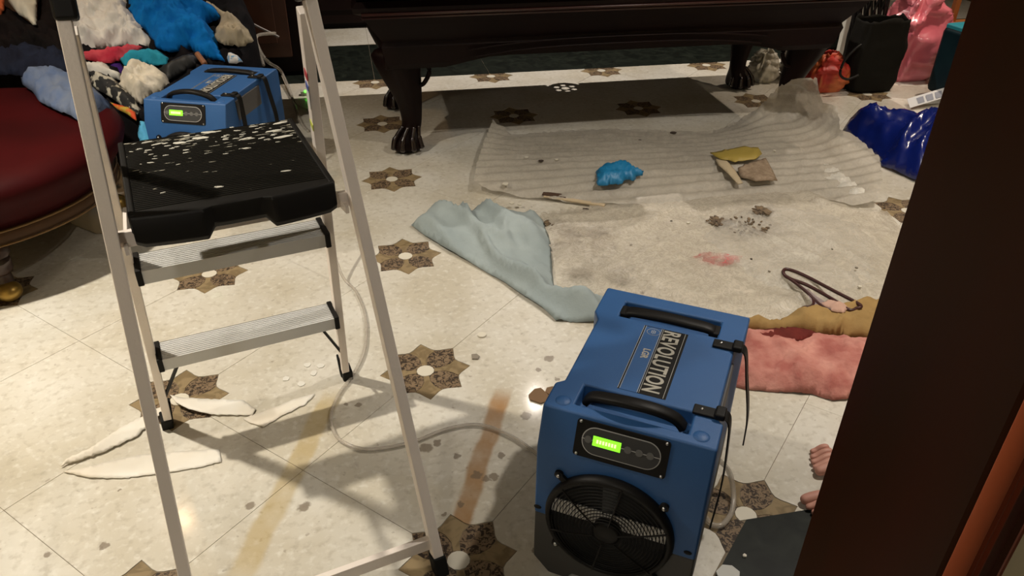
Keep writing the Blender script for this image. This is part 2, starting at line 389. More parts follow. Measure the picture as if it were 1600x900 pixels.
for (i, j) in MED:
    cut = None
    if j == 5: cut = (YG, False)
    if j == 0 and i >= 2: cut = (YN, True)
    for k in range(8):
        M = Matrix.Translation((i*U, j*U, random.uniform(-.0008, 0))) @ Matrix.Rotation(math.radians(45*k), 4, 'Z'); me = pb if k % 2 == 0 else pd
        if (i, j) == (1, 4) and k in (1, 3, 5, 7): me = pd
        if cut and not (i == 2 and j == 0 and k in (4, 5)):
            c = clipped(me, M, *cut)
            if c:
                o = bpy.data.objects.new('petal', c); COL.objects.link(o); o.parent = floor
        else:
            o = bpy.data.objects.new('petal', me); COL.objects.link(o); o.parent = floor; o.matrix_local = M
    if not cut:
        o = bpy.data.objects.new('disc', disc_me); COL.objects.link(o); o.parent = floor; o.location = (i*U, j*U, 0)
    else:
        c = clipped(disc_me, Matrix.Translation((i*U, j*U, 0)), *cut)
        if c:
            o = bpy.data.objects.new('disc', c); COL.objects.link(o); o.parent = floor
# the rest of the rows as one quiet lot
bm = bmesh.new()
for j in range(-3, 5):
    for i in range(-3, 9):
        if (i, j) in MED or (j <= 0 and i >= 2): continue
        for k in range(8):
            q = petal_poly('brown' if k % 2 == 0 else 'dark'); prism(bm, q, -.010, -.0006, Matrix.Translation((i*U, j*U, 0)) @ Matrix.Rotation(math.radians(45*k), 4, 'Z'))
o = obj('outlying_petals', bm, M_BROWN, floor); o['kind'] = 'stuff'
# green marble border slabs
x = -1.98
while x < 5.4:
    boxo('border_slab', (x+.33, (YG+4.08)/2+.001, -.006), (.658, 4.08-YG-.002, .012), M_GREEN, floor)
    boxo('tile_beyond', (x+.33, 4.62, -.006), (.658, 1.06, .012), M_TILE, floor); x += .66
bm = bmesh.new(); prism(bm, [(2*U-.006, YN-.001), (1.905, YN-.001), (1.905, -.34), (2*U-.335, -.34)], -.012, .0005); obj('border_slab', bm, M_GREEN, floor)
for k in range(5):
    boxo('border_slab', (1.907+.33+.66*k, (YN-.34)/2-.001, -.006), (.657, .34+YN-.0, .012), M_GREEN, floor)

# walls
wb = boxo('wall_back', (1.6, 5.25, 1.3), (7.8, .16, 2.6), mat('wall_plaster', (.08, .05, .03), .8)); struct(wb)
wl = boxo('wall_left', (-2.25, 1.0, 1.3), (.12, 8.6, 2.6), MATS['wall_plaster']); struct(wl)
wr = boxo('wall_right', (5.5, 1.0, 1.3), (.12, 8.6, 2.6), MATS['wall_plaster']); struct(wr)
ce = boxo('ceiling', (1.6, 1.0, CEIL+.06), (7.9, 8.7, .1), mat('ceiling_paint', (.30, .26, .20), .9)); struct(ce)
bb = boxo('baseboard_back', (1.6, 5.16, .07), (7.6, .02, .14), M_WOOD, bev=.003); struct(bb)
# doorway wall on the right: jamb corner at x=1.235
JX, JY0, JY1 = 1.235, -.30, -.552
wf = boxo('wall_front', ((JX+.10+5.44)/2, -.42, 1.3), (5.44-JX-.10, .21, 2.6), mat('cream_paint', (.80, .68, .42), .7)); struct(wf)
wh = boxo('wall_header', (.53, -.42, 2.36), (1.6, .21, .48), MATS['cream_paint']); struct(wh)
wf2 = boxo('wall_front', (-1.23, -.42, 1.3), (1.92, .21, 2.6), MATS['cream_paint']); struct(wf2)
bm = bmesh.new()
jp = [(JX, JY0), (JX+.13, JY0), (JX+.13, JY0-.02), (JX+.10, JY0-.02), (JX+.10, -.53), (JX+.116, -.53), (JX+.116, JY1+.004), (JX+.112, JY1), (JX+.100, JY1-.002), (JX+.092, JY1+.006), (JX+.066, JY1+.012), (JX+.060, JY1+.004), (JX+.054, JY1+.010), (JX+.046, JY1+.003), (JX+.042, JY1-.004), (JX+.034, JY1-.006), (JX+.008, JY1-.006), (JX, JY1)]
prism(bm, jp[::-1], 0, 2.15)
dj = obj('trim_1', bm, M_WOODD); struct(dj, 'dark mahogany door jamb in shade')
# casing in lit and shaded mahogany: hall light and shade put into the colours
bm = bmesh.new(); prism(bm, [(JX+.0015, JY1-.007), (JX+.010, JY1-.0125), (JX+.034, JY1-.0125), (JX+.042, JY1-.007)], 0, 2.15); c1 = obj('casing_lit_face', bm, M_WOODR, dj, bev=.001)
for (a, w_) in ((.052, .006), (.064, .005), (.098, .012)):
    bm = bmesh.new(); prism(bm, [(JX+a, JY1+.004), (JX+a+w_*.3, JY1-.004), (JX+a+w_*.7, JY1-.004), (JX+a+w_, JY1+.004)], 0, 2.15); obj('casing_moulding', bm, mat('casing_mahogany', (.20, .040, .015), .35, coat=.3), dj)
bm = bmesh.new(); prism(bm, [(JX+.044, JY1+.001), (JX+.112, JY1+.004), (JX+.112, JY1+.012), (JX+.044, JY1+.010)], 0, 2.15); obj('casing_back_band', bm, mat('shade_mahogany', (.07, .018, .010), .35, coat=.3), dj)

# recessed lights
def downlight(x, y):
    t = empty('recessed_light', (x, y, CEIL)); tag(t, None, 'ceiling light', 'recessed ceiling lights'); t['label'] = 'round recessed ceiling light'
    bm = bmesh.new(); lathe(bm, [(.052, -.004), (.075, -.006), (.08, .0), (.08, .004), (.052, .004)], seg=24); obj('trim_ring', bm, mat('white_metal', (.8, .8, .78), .4), t)
    bm = bmesh.new(); cyl(bm, (0, 0, -.001), (0, 0, .006), .052, seg=24); obj('diffuser', bm, mat('lit_glass', (1, .9, .75), .4, emis=(1, .85, .65), es=12), t)
    return t
for i, (x, y, w, c, a) in enumerate(DOWNLIGHTS): downlight(x, y)['label'] = 'round recessed ceiling light over ' + ['the stepladder', 'the clothes pile', 'the pink towel', 'the far side of the pool table', 'the shopping bags', 'the right corner'][i]

# ================================================================== POOL TABLE
def pool_table():
    T = empty('pool_table', (1.685, 2.62, 0)); tag(T, 'long dark mahogany pool table on carved cabriole legs', 'pool table')
    X0, X1, Y0, Y1 = -.99, 1.015, -.44, .42     # local body extents at its bottom
    # frame: flared body as four apron sides
    def apron(name, a, b, out, arch=True, fl=1):
        bm = bmesh.new(); n = 24; cols = []
        for i in range(n+1):
            t = i/n; p = Vector(a).lerp(Vector(b), t); e = min(t, 1-t)*(Vector(b)-Vector(a)).length
            zb = .405+ (.035*min(1, max(0, (e-.28)/.16))**.7 if arch and e > .28 else 0)
            sx = (t-.5)*2
            col = []
            for (z, f) in ((zb, 0), (zb+.02, .012), (.50, .03), (.52, .022), (.60, .075), (.645, .10), (.66, .13), (.68, .135), (.70, .115)):
                z = max(z, zb); f *= fl; ext = Vector(b)-Vector(a); ext.normalize()
                q = p+Vector(out)*f+ext*(sx*f); col.append(q+Vector((0, 0, z)))
            cols.append(col)
        vv = [[bm.verts.new(q) for q in c] for c in cols]; inn = [[bm.verts.new(q-Vector(out)*.03) for q in c] for c in cols]
        m_ = len(vv[0])
        for i in range(n):
            for k in range(m_-1):
                bm.faces.new((vv[i][k], vv[i+1][k], vv[i+1][k+1], vv[i][k+1])); bm.faces.new((inn[i][k], inn[i][k+1], inn[i+1][k+1], inn[i+1][k]))
            bm.faces.new((vv[i][0], inn[i][0], inn[i+1][0], vv[i+1][0])); bm.faces.new((vv[i][-1], vv[i+1][-1], inn[i+1][-1], inn[i][-1]))
        bmesh.ops.remove_doubles(bm, verts=bm.verts, dist=1e-5)
        return obj(name, bm, M_WOOD, T, smooth=False)
    apron('side_apron', (X0, Y0, 0), (X1, Y0, 0), (0, -1, 0)); apron('side_apron', (X0, Y1, 0), (X1, Y1, 0), (0, 1, 0), fl=.2)
    apron('end_apron', (X0, Y0, 0), (X0, Y1, 0), (-1, 0, 0), False); apron('end_apron', (X1, Y0, 0), (X1, Y1, 0), (1, 0, 0), False)
    # carved bands on the near apron
    for zz, x0, x1, f in ((.508, X0+.33, X1-.33, .034), (.478, X0+.36, X1-.36, .030)):
        pts = [(x0+(x1-x0)*t, Y0-f-.001, zz-(.03*(abs(t-.5)*2)**3)) for t in [i/10 for i in range(11)]]; tubeo('carved_band', pts, .004, M_WOOD, T)
    for k, (zz, f) in enumerate(((.655, .133), (.637, .105))): tubeo('moulding', [(X0-.1, Y0-f, zz), (X1+.1, Y0-f, zz)], .006, mat('mid_mahogany', (.03, .007, .004), .4), T, n=1)
    boxo('underside_panel', (.012, 0, .46), (1.9, .80, .02), M_WOOD, T)
    # slate bed with pocket openings along the far rail
    boxo('bed', (.012, -.02, .715), (2.2, .92, .03), mat('green_felt', (.02, .12, .06), .9), T)
    for s, (y, w_) in enumerate(((-.555, .13), (.52, .09))):
        for (xa, xb) in ((X0-.12, -.065), (.065, X1+.12)): boxo('rail', ((xa+xb)/2, y, .755), (xb-xa, w_, .055), M_WOOD, T, bev=.008)
    for x_ in (X0-.10, X1+.10): boxo('rail', (x_, -.02, .755), (.13, 1.0, .055), M_WOOD, T, bev=.008)
    # far side pocket: leather cup with pierced bottom, sticking out past the apron
    bm = bmesh.new(); n = 36; R = .062; zc = .70
    cy = .505
    hole = [(0, 0, .016)]+[(.037*math.cos(math.radians(60*k+30)), .037*math.sin(math.radians(60*k+30)), .0105) for k in range(6)]
    V2 = [Vector((R*math.cos(2*math.pi*i/n), R*math.sin(2*math.pi*i/n))) for i in range(n)]; ed = [(i, (i+1) % n) for i in range(n)]
    for (hx, hy, hr) in hole:
        b0 = len(V2)
        for i in range(12): V2.append(Vector((hx+hr*math.cos(2*math.pi*i/12), hy+hr*math.sin(2*math.pi*i/12))))
        ed += [(b0+i, b0+(i+1) % 12) for i in range(12)]
    r = geometry.delaunay_2d_cdt(V2, ed, [], 0, 1e-6)
    vv = [bm.verts.new((v.x, v.y+cy, zc)) for v in r[0]]
    for f in r[2]:
        c = sum((r[0][k] for k in f), Vector((0, 0)))/len(f)
        if any((c-Vector(h[:2])).length < h[2]*.97 for h in hole): continue
        bm.faces.new([vv[k] for k in f])
    lathe(bm, [(R, 0), (R+.012, .06), (R+.016, .07), (R+.010, .075), (R+.004, .06), (R-.004, .002)], (0, cy, zc), 36, caps=False)
    obj('side_pocket', bm, mat('brown_leather', (.05, .02, .01), .6), T)
    def leg(x, y, sx, sy):
        # cabriole: heavy knee at the top, waist, ball and claw foot
        secs = [(.47, -.02, .12, .10), (.41, -.02, .10, .085), (.36, -.012, .088, .08), (.30, .004, .074, .070), (.24, .020, .058, .056), (.17, .030, .046, .046), (.115, .030, .042, .044), (.085, .018, .050, .056), (.055, .004, .062, .070), (.025, -.002, .068, .074), (.0, .0, .062, .068)]
        bm = bmesh.new(); rings = []; n = 20
        for k, (z, o_, rx, ry) in enumerate(secs):
            ring = []
            for i in range(n):
                a = 2*math.pi*i/n; lob = 1+(.13*math.cos(4*a+math.pi) if z < .1 else .06*math.cos(4*a))
                ring.append(bm.verts.new((x+sx*o_+rx*lob*math.cos(a), y+sy*o_*.6+ry*lob*math.sin(a), z)))
            rings.append(ring)
        for a, b in zip(rings, rings[1:]):
            for i in range(n): bm.faces.new((a[i], a[(i+1) % n], b[(i+1) % n], b[i]))
        bm.faces.new(rings[0]); bm.faces.new(rings[-1][::-1])
        L_ = obj('leg', bm, M_WOOD, T, smooth=True); md = L_.modifiers.new('s', 'SUBSURF'); md.levels = 1; md.render_levels = 1
        for k in range(4):
            a = math.radians(-90+(k-1.5)*38); pts = [(x+sx*.02+.042*math.cos(a), y+.045*math.sin(a), .12), (x+.064*math.cos(a), y+.07*math.sin(a), .07), (x+.078*math.cos(a), y+.085*math.sin(a), .02)]
            tubeo('claw', pts, [.009]*8+[.012]*8+[.006], mat('claw_mahogany', (.010, .004, .003), .25, coat=.4), L_, n=8)
        boxo('leg_block', (x+sx*.055, y, .47), (.27, .2, .15), M_WOOD, T, bev=.01)
        # scroll bracket beside the knee
        tubeo('scroll', [(x+sx*.10, y-.02, .41), (x+sx*.115, y-.02, .36), (x+sx*.09, y-.02, .31), (x+sx*.065, y-.02, .30)], .010, M_WOOD, L_)
    leg(.752-1.685, 2.29-2.62, 1, 1); leg(2.64-1.685, 2.29-2.62, -1, 1); leg(.752-1.685+.0, 2.87-2.62, 1, -1); leg(2.64-1.685, 2.87-2.62, -1, -1)
    return T
pool_table()

# ================================================================== STEPLADDER
def stepladder():
    x0, y0, th = .297, .284, .246; dn, df, H, wn, wf_, wt = .379, .342, 1.12, .475, .471, .369
    T = empty('stepladder', (x0, y0, 0), th); tag(T, 'aluminium folding stepladder with black plastic platform standing in the foreground', 'stepladder')
    ap = lambda s, z: Vector((s*wt/2, 0, H))
    def near(s, z): t = z/H; return Vector((s*wn/2, -dn, 0)).lerp(Vector((s*wt/2, 0, H)), t)
    def far(s, z): t = z/H; return Vector((s*wf_/2, df, 0)).lerp(Vector((s*wt/2, 0, H)), t)
    for s in (-1, 1):
        bm = bmesh.new(); bar(bm, near(s, .03), near(s, 1.088), .021, .030, (1, 0, 0)); r = obj('rear_rail', bm, M_ALU, T, bev=.002)
        bm = bmesh.new(); bar(bm, near(s, 0), near(s, .045), .028, .038, (1, 0, 0)); obj('rubber_foot', bm, M_BLK2, r, bev=.004)
        bm = bmesh.new(); bar(bm, far(s, .03)+Vector((-s*.004, 0, 0)), far(s, 1.06)+Vector((-s*.004, .02, 0)), .019, .030, (1, 0, 0)); r = obj('front_rail', bm, M_ALU, T, bev=.002)
        bm = bmesh.new(); bar(bm, far(s, 0), far(s, .04), .027, .036, (1, 0, 0)); bar(bm, far(s, .0)+Vector((-s*.012, .012, 0)), far(s, .085)+Vector((-s*.016, .014, 0)), .006, .02, (1, 0, 0)); obj('rubber_foot', bm, M_BLK2, r, bev=.003)
        if s == 1:
            for (z, c, hh) in ((.93, (.45, .05, .06), .016), (.905, (.08, .12, .4), .014), (.87, (.7, .7, .66), .05), (.82, (.55, .6, .1), .014)):
                p = far(s, z)+Vector((-s*.0142, .01, 0)); bm = bmesh.new(); bar(bm, p, p+(far(s, 1)-far(s, 0)).normalized()*hh, .0012, .022, (1, 0, 0)); obj('sticker', bm, mat('sticker_%d' % int(z*1000), c, .5), r)
    for s in (-1, 1):   # top cap pieces
        bm = bmesh.new(); bar(bm, near(s, 1.085)+Vector((-s*.004, .004, 0)), near(s, 1.15)+Vector((-s*.004, .0, 0)), .034, .055, (1, 0, 0)); obj('rail_cap', bm, M_BLK, T, bev=.006)
    bm = bmesh.new(); bar(bm, (-wt/2-.005, 0, 1.145), (wt/2+.005, 0, 1.145), .05, .03, (0, 1, 0)); obj('top_handle', bm, M_BLK, T, bev=.01)
    # cross bars of the rear frame
    a, b = near(-1, .075), near(1, .075); bm = bmesh.new(); bar(bm, a, b, .030, .014, (0, 0, 1)); obj('rear_crossbar', bm, M_ALU, T, bev=.0015)
    a, b = near(-1, .755)+Vector((0, .022, 0)), near(1, .755)+Vector((0, .022, 0)); bm = bmesh.new(); bar(bm, a, b, .028, .012, (0, 0, 1)); obj('platform_crossbar', bm, M_ALU, T, bev=.0015)
    # treads
    for z, d in ((.285, .075), (.565, .08)):
        w2 = (wf_/2)*(1-z/H)+wt/2*z/H-.022; c = far(0, z); c.x = 0
        bm = bmesh.new(); n = 10; y_0 = c.y-d/2-.0; prof = []
        for i in range(n+1):
            yy = y_0+d*i/n
            prof += [(yy, z), (yy+d/n*.55, z), (yy+d/n*.55, z-.0018), (yy+d/n, z-.0018)] if i < n else [(yy, z)]
        prof = [(y_0, z-.03), (y_0, z)]+prof+[(y_0+d, z-.03), (y_0+d-.003, z-.03), (y_0+d-.003, z-.005), (y_0+.003, z-.005), (y_0+.003, z-.03)]
        q = []
        for p in prof:
            if not q or (abs(p[0]-q[-1][0])+abs(p[1]-q[-1][1])) > 1e-6: q.append(p)
        va = [bm.verts.new((-w2, y, zz)) for y, zz in q]; vb = [bm.verts.new((w2, y, zz)) for y, zz in q]
        for i in range(len(q)): j = (i+1) % len(q); bm.faces.new((va[i], va[j], vb[j], vb[i]))
        bm.faces.new(va[::-1]); bm.faces.new(vb)
        tr = obj('tread', bm, M_ALU2, T)
        for s in (-1, 1): boxo('end_cap', (s*(w2+.004), c.y, z-.014), (.012, d+.006, .036), M_BLK, tr, bev=.002)
    for s in (-1, 1):
        bm = bmesh.new(); bar(bm, far(s, .12)+Vector((-s*.01, -.004, 0)), Vector((s*.165, far(0, .27).y-.02, .258)), .010, .006, (0, 1, 0)); obj('tread_brace', bm, M_BLK, T)
        bm = bmesh.new(); bar(bm, near(s, .745)+Vector((-s*.018, 0, 0)), far(s, .70)+Vector((-s*.02, 0, 0)), .016, .006, (0, 0, 1)); obj('spreader', bm, M_ALU, T)
    # platform: ribbed top, deep lip, paint splashes
    zt = .80; a0, a1, b0, b1 = -.168, .168, -.122, .235
    bm = bmesh.new(); n = 44; ns = 6
    prof = []
    for i in range(n):
        t = i/n; yy = b0+.018+(b1-b0-.03)*t; st = (b1-b0-.03)/n
        prof += [(yy, zt), (yy+st*.5, zt), (yy+st*.62, zt-.0022), (yy+st*.9, zt-.0022)]
    prof += [(b1-.012, zt), (b1, zt-.006), (b1, zt-.03), (b0+.02, zt-.03)]
    va = [bm.verts.new((a0+.010, y, z)) for y, z in prof]; vb = [bm.verts.new((a1-.010, y, z)) for y, z in prof]
    for i in range(len(prof)): j = (i+1) % len(prof); bm.faces.new((va[i], va[j], vb[j], vb[i]))
    bm.faces.new(va[::-1]); bm.faces.new(vb)
    top = obj('platform', bm, platform_material(), T)
    # lip along the near edge, bowed, with a recess in the middle and a cut-out below
    bm = bmesh.new(); n = 24; cols = []
    for i in range(n+1):
        t = i/n*2-1; x = a0+(a1-a0)*i/n; bow = .018*(1-t*t); rec = .010 if abs(t) < .30 else 0
        zb = zt-.052-(.006 if abs(t) > .3 else -.010 if abs(t) < .26 else 0)
        if abs(t) > .97: zb += .006
        yf = b0-bow
        cols.append([(x, b0+.02, zt+.0005), (x, yf+.004+rec*.5, zt-.001), (x, yf+rec, zt-.006), (x, yf-.004+rec, zb+.01), (x, yf+.002+rec, zb), (x, b0+.014, zb), (x, b0+.02, zt-.02)])
    vv = [[bm.verts.new(p) for p in c] for c in cols]
    for i in range(n):
        for k in range(len(vv[0])): j = (k+1) % len(vv[0]); bm.faces.new((vv[i][k], vv[i+1][k], vv[i+1][j], vv[i][j]))
    bm.faces.new(vv[0]); bm.faces.new(vv[-1][::-1]); obj('platform_lip', bm, M_BLK, T, bev=.002)
    for s in (-1, 1): boxo('platform_side', (s*(a1-.004), (b0+b1)/2, zt-.017), (.012, b1-b0-.01, .036), M_BLK, T, bev=.004)
    # thick blobs of dried paint
    bm = bmesh.new(); rd = random.Random(7)
    blobs = [(-.02, -.06, .006), (.10, -.04, .005), (-.11, -.045, .003), (.06, .15, .006), (.09, .14, .005), (-.02, .19, .012), (-.06, .18, .010), (.12, .17, .008), (.14, .21, .009), (.13, .13, .010), (.0, .215, .009), (-.1, .19, .006)]
    for _ in range(60): blobs.append((rd.uniform(-.155, .155), rd.triangular(.06, .228, .215), rd.uniform(.0015, .005)))
    for (x, y, r) in blobs:
        m_ = Matrix.Translation((x, y, zt)) @ Matrix.Rotation(rd.uniform(-.3, .3), 4, 'Z') @ Matrix.Diagonal((r*rd.uniform(1.2, 2.6), r*.6, .0012, 1)); bmesh.ops.create_icosphere(bm, subdivisions=1, radius=1, matrix=m_)
    p = obj('dried_paint', bm, mat('dried_paint', (.55, .53, .46), .6), top); p['kind'] = 'stuff'; p['label'] = 'cream paint splashes'
    return T
def platform_material():
    m = bpy.data.materials.new('painted_black_plastic'); m.use_nodes = True; nt = m.node_tree; b = nt.nodes['Principled BSDF']; N = nt.nodes.new; L = nt.links.new
    tc = N('ShaderNodeTexCoord'); mp = N('ShaderNodeMapping'); mp.inputs['Scale'].default_value = (28, 170, 1); L(tc.outputs['Object'], mp.inputs[0])
    n = N('ShaderNodeTexNoise'); n.inputs['Scale'].default_value = 1; n.inputs['Detail'].default_value = 3; L(mp.outputs[0], n.inputs['Vector'])
    n2 = N('ShaderNodeTexNoise'); n2.inputs['Scale'].default_value = 9; n2.inputs['Detail'].default_value = 2; L(tc.outputs['Object'], n2.inputs['Vector'])
    sp = N('ShaderNodeSeparateXYZ'); L(tc.outputs['Object'], sp.inputs[0])
    mr = N('ShaderNodeMapRange'); L(sp.outputs[1], mr.inputs[0]); mr.inputs[1].default_value = .02; mr.inputs[2].default_value = .26; mr.inputs[3].default_value = -.09; mr.inputs[4].default_value = .075
    a = N('ShaderNodeMath'); a.operation = 'ADD'; L(n.outputs['Fac'], a.inputs[0]); L(mr.outputs[0], a.inputs[1])
    s = N('ShaderNodeMath'); s.operation = 'MULTIPLY_ADD'; L(n2.outputs['Fac'], s.inputs[0]); s.inputs[1].default_value = .35; L(a.outputs[0], s.inputs[2])
    r = N('ShaderNodeValToRGB'); r.color_ramp.elements[0].position = .80; r.color_ramp.elements[1].position = .83
    r.color_ramp.elements[0].color = (.009, .008, .006, 1); r.color_ramp.elements[1].color = (.5, .47, .38, 1); L(s.outputs[0], r.inputs[0]); L(r.outputs[0], b.inputs['Base Color']); b.inputs['Roughness'].default_value = .45; b.inputs['Specular IOR Level'].default_value = .25
    return m
stepladder()

# ================================================================== DEHUMIDIFIERS
def dehumidifier(loc, rz, label):
    T = empty('dehumidifier', loc, rz); tag(T, label, 'dehumidifier', 'portable dehumidifiers')
    W2, D, H = .16, .478, .43; ZB = .172
    bm = bmesh.new(); prof = [(0, ZB), (0, .348), (.028, H), (D-.012, H), (D, H-.015), (D, ZB)]
    va = [bm.verts.new((-W2, y, z)) for y, z in prof]; vb = [bm.verts.new((W2, y, z)) for y, z in prof]
    for i in range(len(prof)): j = (i+1) % len(prof); bm.faces.new((va[i], va[j], vb[j], vb[i]))
    bm.faces.new(va[::-1]); bm.faces.new(vb)
    cuts = [('x', -.105), ('x', .105), ('x', -.138), ('x', .138), ('y', .052), ('y', .112), ('y', .098), ('y', .335), ('y', .365), ('y', .425), ('x', -.05), ('x', .05)]
    for ax, v in cuts:
        co_ = (v, 0, 0) if ax == 'x' else (0, v, 0); no = (1, 0, 0) if ax == 'x' else (0, 1, 0)
        bmesh.ops.bisect_plane(bm, geom=bm.verts[:]+bm.edges[:]+bm.faces[:], plane_co=co_, plane_no=no)
    def region(x0, x1, y0, y1):
        return [f for f in bm.faces if f.normal.z > .9 or f.normal.z < -.9 if abs(f.calc_center_median().z-H) < 1e-4 and x0 < f.calc_center_median().x < x1 and y0 < f.calc_center_median().y < y1]
    bm.normal_update()
    for reg, dz in ((((-.105, .105, .052, .112)), .032), (((-.105, .105, .365, .425)), .03)):
        fs = region(*reg); r = bmesh.ops.extrude_face_region(bm, geom=fs); vs = [g for g in r['geom'] if isinstance(g, bmesh.types.BMVert)]
        bmesh.ops.translate(bm, vec=(0, 0, -dz), verts=vs); bmesh.ops.delete(bm, geom=fs, context='FACES'); bm.normal_update()
    # waist: the long sides step in between the corner bumpers
    for v in bm.verts:
        if .099 <= v.co.y <= .334+.002 and abs(v.co.x) > .159 and v.co.z > .2: v.co.x = math.copysign(.145, v.co.x)
    shell = obj('shell', bm, M_BLUE, T, bev=.007, seg=3, ang=25)
    # raised corner pads
    for (x, y) in ((-.128, .03), (.128, .03)):
        bm = bmesh.new(); bmesh.ops.create_uvsphere(bm, u_segments=16, v_segments=8, radius=1, matrix=Matrix.Translation((x*1.0, .052, H-.003)) @ Matrix.Diagonal((.017, .017, .007, 1))); obj('corner_boss', bm, M_BLUE, T, smooth=True)
    # grey base with feet
    bm = bmesh.new(); fp = [(-W2, ZB), (W2, ZB), (W2, .03), (W2-.02, 0), (W2-.075, 0), (W2-.085, .018), (-W2+.085, .018), (-W2+.075, 0), (-W2+.035, 0), (-W2, .04)]
    va = [bm.verts.new((x, .002, z)) for x, z in fp]; vb = [bm.verts.new((x, D-.002, z)) for x, z in fp]
    for i in range(len(fp)): j = (i+1) % len(fp); bm.faces.new((va[i], va[j], vb[j], vb[i]))
    bm.faces.new(va[::-1]); bm.faces.new(vb); base = obj('base', bm, M_GREY, T, bev=.005, ang=25)
    for (x, z) in ((-.157+.004, .172+.018), (.145, .19)):
        bm = bmesh.new(); bmesh.ops.create_uvsphere(bm, u_segments=12, v_segments=6, radius=1, matrix=Matrix.Translation((x, -.0005, z)) @ Matrix.Diagonal((.008, .003, .005, 1))); obj('vent_slot', bm, M_BLK, T)
    # control panel on the sloping face
    sl = math.atan2(H-.348, .028); C = Vector((-.004, .014, .389)); R_ = Matrix.Translation(C) @ Matrix.Rotation(sl, 4, 'X')   # local x right, y up the slope, z out
    def rr(w, h, r, n=6):
        p = []
        for (cx, cy, a0) in ((w/2-r, h/2-r, 0), (-w/2+r, h/2-r, 90), (-w/2+r, -h/2+r, 180), (w/2-r, -h/2+r, 270)):
            for k in range(n+1): a = math.radians(a0+90*k/n); p.append((cx+r*math.cos(a), cy+r*math.sin(a)))
        return p
    bm = bmesh.new(); prism(bm, rr(.172, .072, .006), -.004, .003, R_); panel = obj('control_panel', bm, M_BLK, T)
    bm = bmesh.new(); prism(bm, rr(.146, .054, .0265, 10), .003, .0036, R_); obj('panel_border', bm, mat('panel_line', (.45, .45, .43), .5), panel)
    bm = bmesh.new(); prism(bm, rr(.1425, .0505, .0250, 10), .0036, .0042, R_); obj('keypad', bm, mat('keypad_grey', (.045, .045, .045), .45), panel)
    bm = bmesh.new(); prism(bm, [(-.052, -.008), (.0, -.008), (.0, .011), (-.052, .011)], .0042, .0050, R_); obj('display', bm, mat('lcd_green', (.2, .9, .05), .3, emis=(.30, 1, .03), es=1.1), panel)
    bm = bmesh.new()
    for k in range(7): prism(bm, [(-.045+k*.0055, -.002), (-.0415+k*.0055, -.002), (-.0415+k*.0055, .005), (-.045+k*.0055, .005)], .0050, .0052, R_)
    o = obj('display_segments', bm, mat('lcd_light', (.6, 1, .5), .3, emis=(.75, 1, .35), es=1.3), panel); o['kind'] = 'stuff'
    for bx_ in (-.061, .013, .034, .054):
        bm = bmesh.new(); cyl(bm, R_ @ Vector((bx_, .001, .0042)), R_ @ Vector((bx_, .001, .0052)), .0068, seg=18); cyl(bm, R_ @ Vector((bx_, .001, .0052)), R_ @ Vector((bx_, .001, .0056)), .003, seg=12); obj('button', bm, mat('button_grey', (.13, .13, .125), .5), panel)
    bm = bmesh.new(); prism(bm, [(-.073, .0005), (.0725, .0005), (.0725, .0017), (-.073, .0017)], .0042, .0046, R_); obj('panel_line', bm, MATS['panel_line'], panel)
    for (x, y) in ((-.079, .032), (.079, .032), (-.079, -.032), (.079, -.032)):
        bm = bmesh.new(); bmesh.ops.create_uvsphere(bm, u_segments=10, v_segments=6, radius=.0032, matrix=Matrix.Translation(R_ @ Vector((x, y, .003)))); obj('screw', bm, M_STEEL, panel, smooth=True)
    # handles
    hp = [(-.092, .082, H-.014), (-.078, .076, H+.006), (-.04, .066, H+.020), (0, .062, H+.026), (.04, .066, H+.022), (.075, .076, H+.006), (.092, .082, H-.016)]
    def strap_handle(pts, w, h, nm):
        P = catmull(pts, 6); bm = bmesh.new(); rings = []
        for i, p in enumerate(P):
            t = (P[min(i+1, len(P)-1)]-P[max(i-1, 0)]).normalized(); s = Vector((0, 1, 0)); n_ = t.cross(s).normalized()
            rings.append([bm.verts.new(p+s*(w/2*c)+n_*(h/2*d)) for c, d in ((-1, -.6), (-.7, -1), (.7, -1), (1, -.6), (1, .6), (.7, 1), (-.7, 1), (-1, .6))])
        for a, b in zip(rings, rings[1:]):
            for k in range(8): bm.faces.new((a[k], a[(k+1) % 8], b[(k+1) % 8], b[k]))
        bm.faces.new(rings[0][::-1]); bm.faces.new(rings[-1]); return obj(nm, bm, M_BLK, T, smooth=True)
    strap_handle(hp, .026, .014, 'front_handle')
    strap_handle([(-.098, .392, H-.018), (-.088, .390, H-.002), (-.04, .388, H+.004), (0, .388, H+.005), (.04, .388, H+.004), (.088, .390, H-.001), (.10, .392, H-.018)], .03, .014, 'rear_handle')
    for x in (-.097, .097): boxo('handle_anchor', (x, .392, H-.012), (.022, .034, .026), M_BLK, T, bev=.004)
    # name plate: black band with cream lettering, blue field with fine lines
    zt = H+.0004
    bm = bmesh.new(); prism(bm, [(-.045, .125), (.048, .125), (.048, .350), (-.045, .350)], H-.001, zt); plate = obj('name_plate', bm, M_BLK, T)
    bm = bmesh.new(); prism(bm, [(-.0415, .125), (-.006, .125), (-.006, .3475), (-.0415, .3475)], zt, zt+.0003); obj('plate_field', bm, M_BLUE, plate)
    bm = bmesh.new()
    for x in (-.0445, -.0405, -.007, -.0035, .0425): box(bm, (x, .2375, zt+.0004), (.0009, .222, .0003))
    obj('plate_lines', bm, mat('plate_line', (.42, .42, .38), .5), plate)
    cream = mat('cream_lettering', (.42, .40, .34), .5)
    def TM(x, y): return Matrix.Translation((x, y, zt+.0006)) @ Matrix.Rotation(-math.pi/2, 4, 'Z')
    text('lettering', 'REVOLUTION', .047, cream, plate, TM(.0145, .3465), off=.0011, xs=.70, sp=1.06)
    text('lettering', 'LGR', .019, cream, plate, TM(-.021, .268), off=.0006, xs=.95)
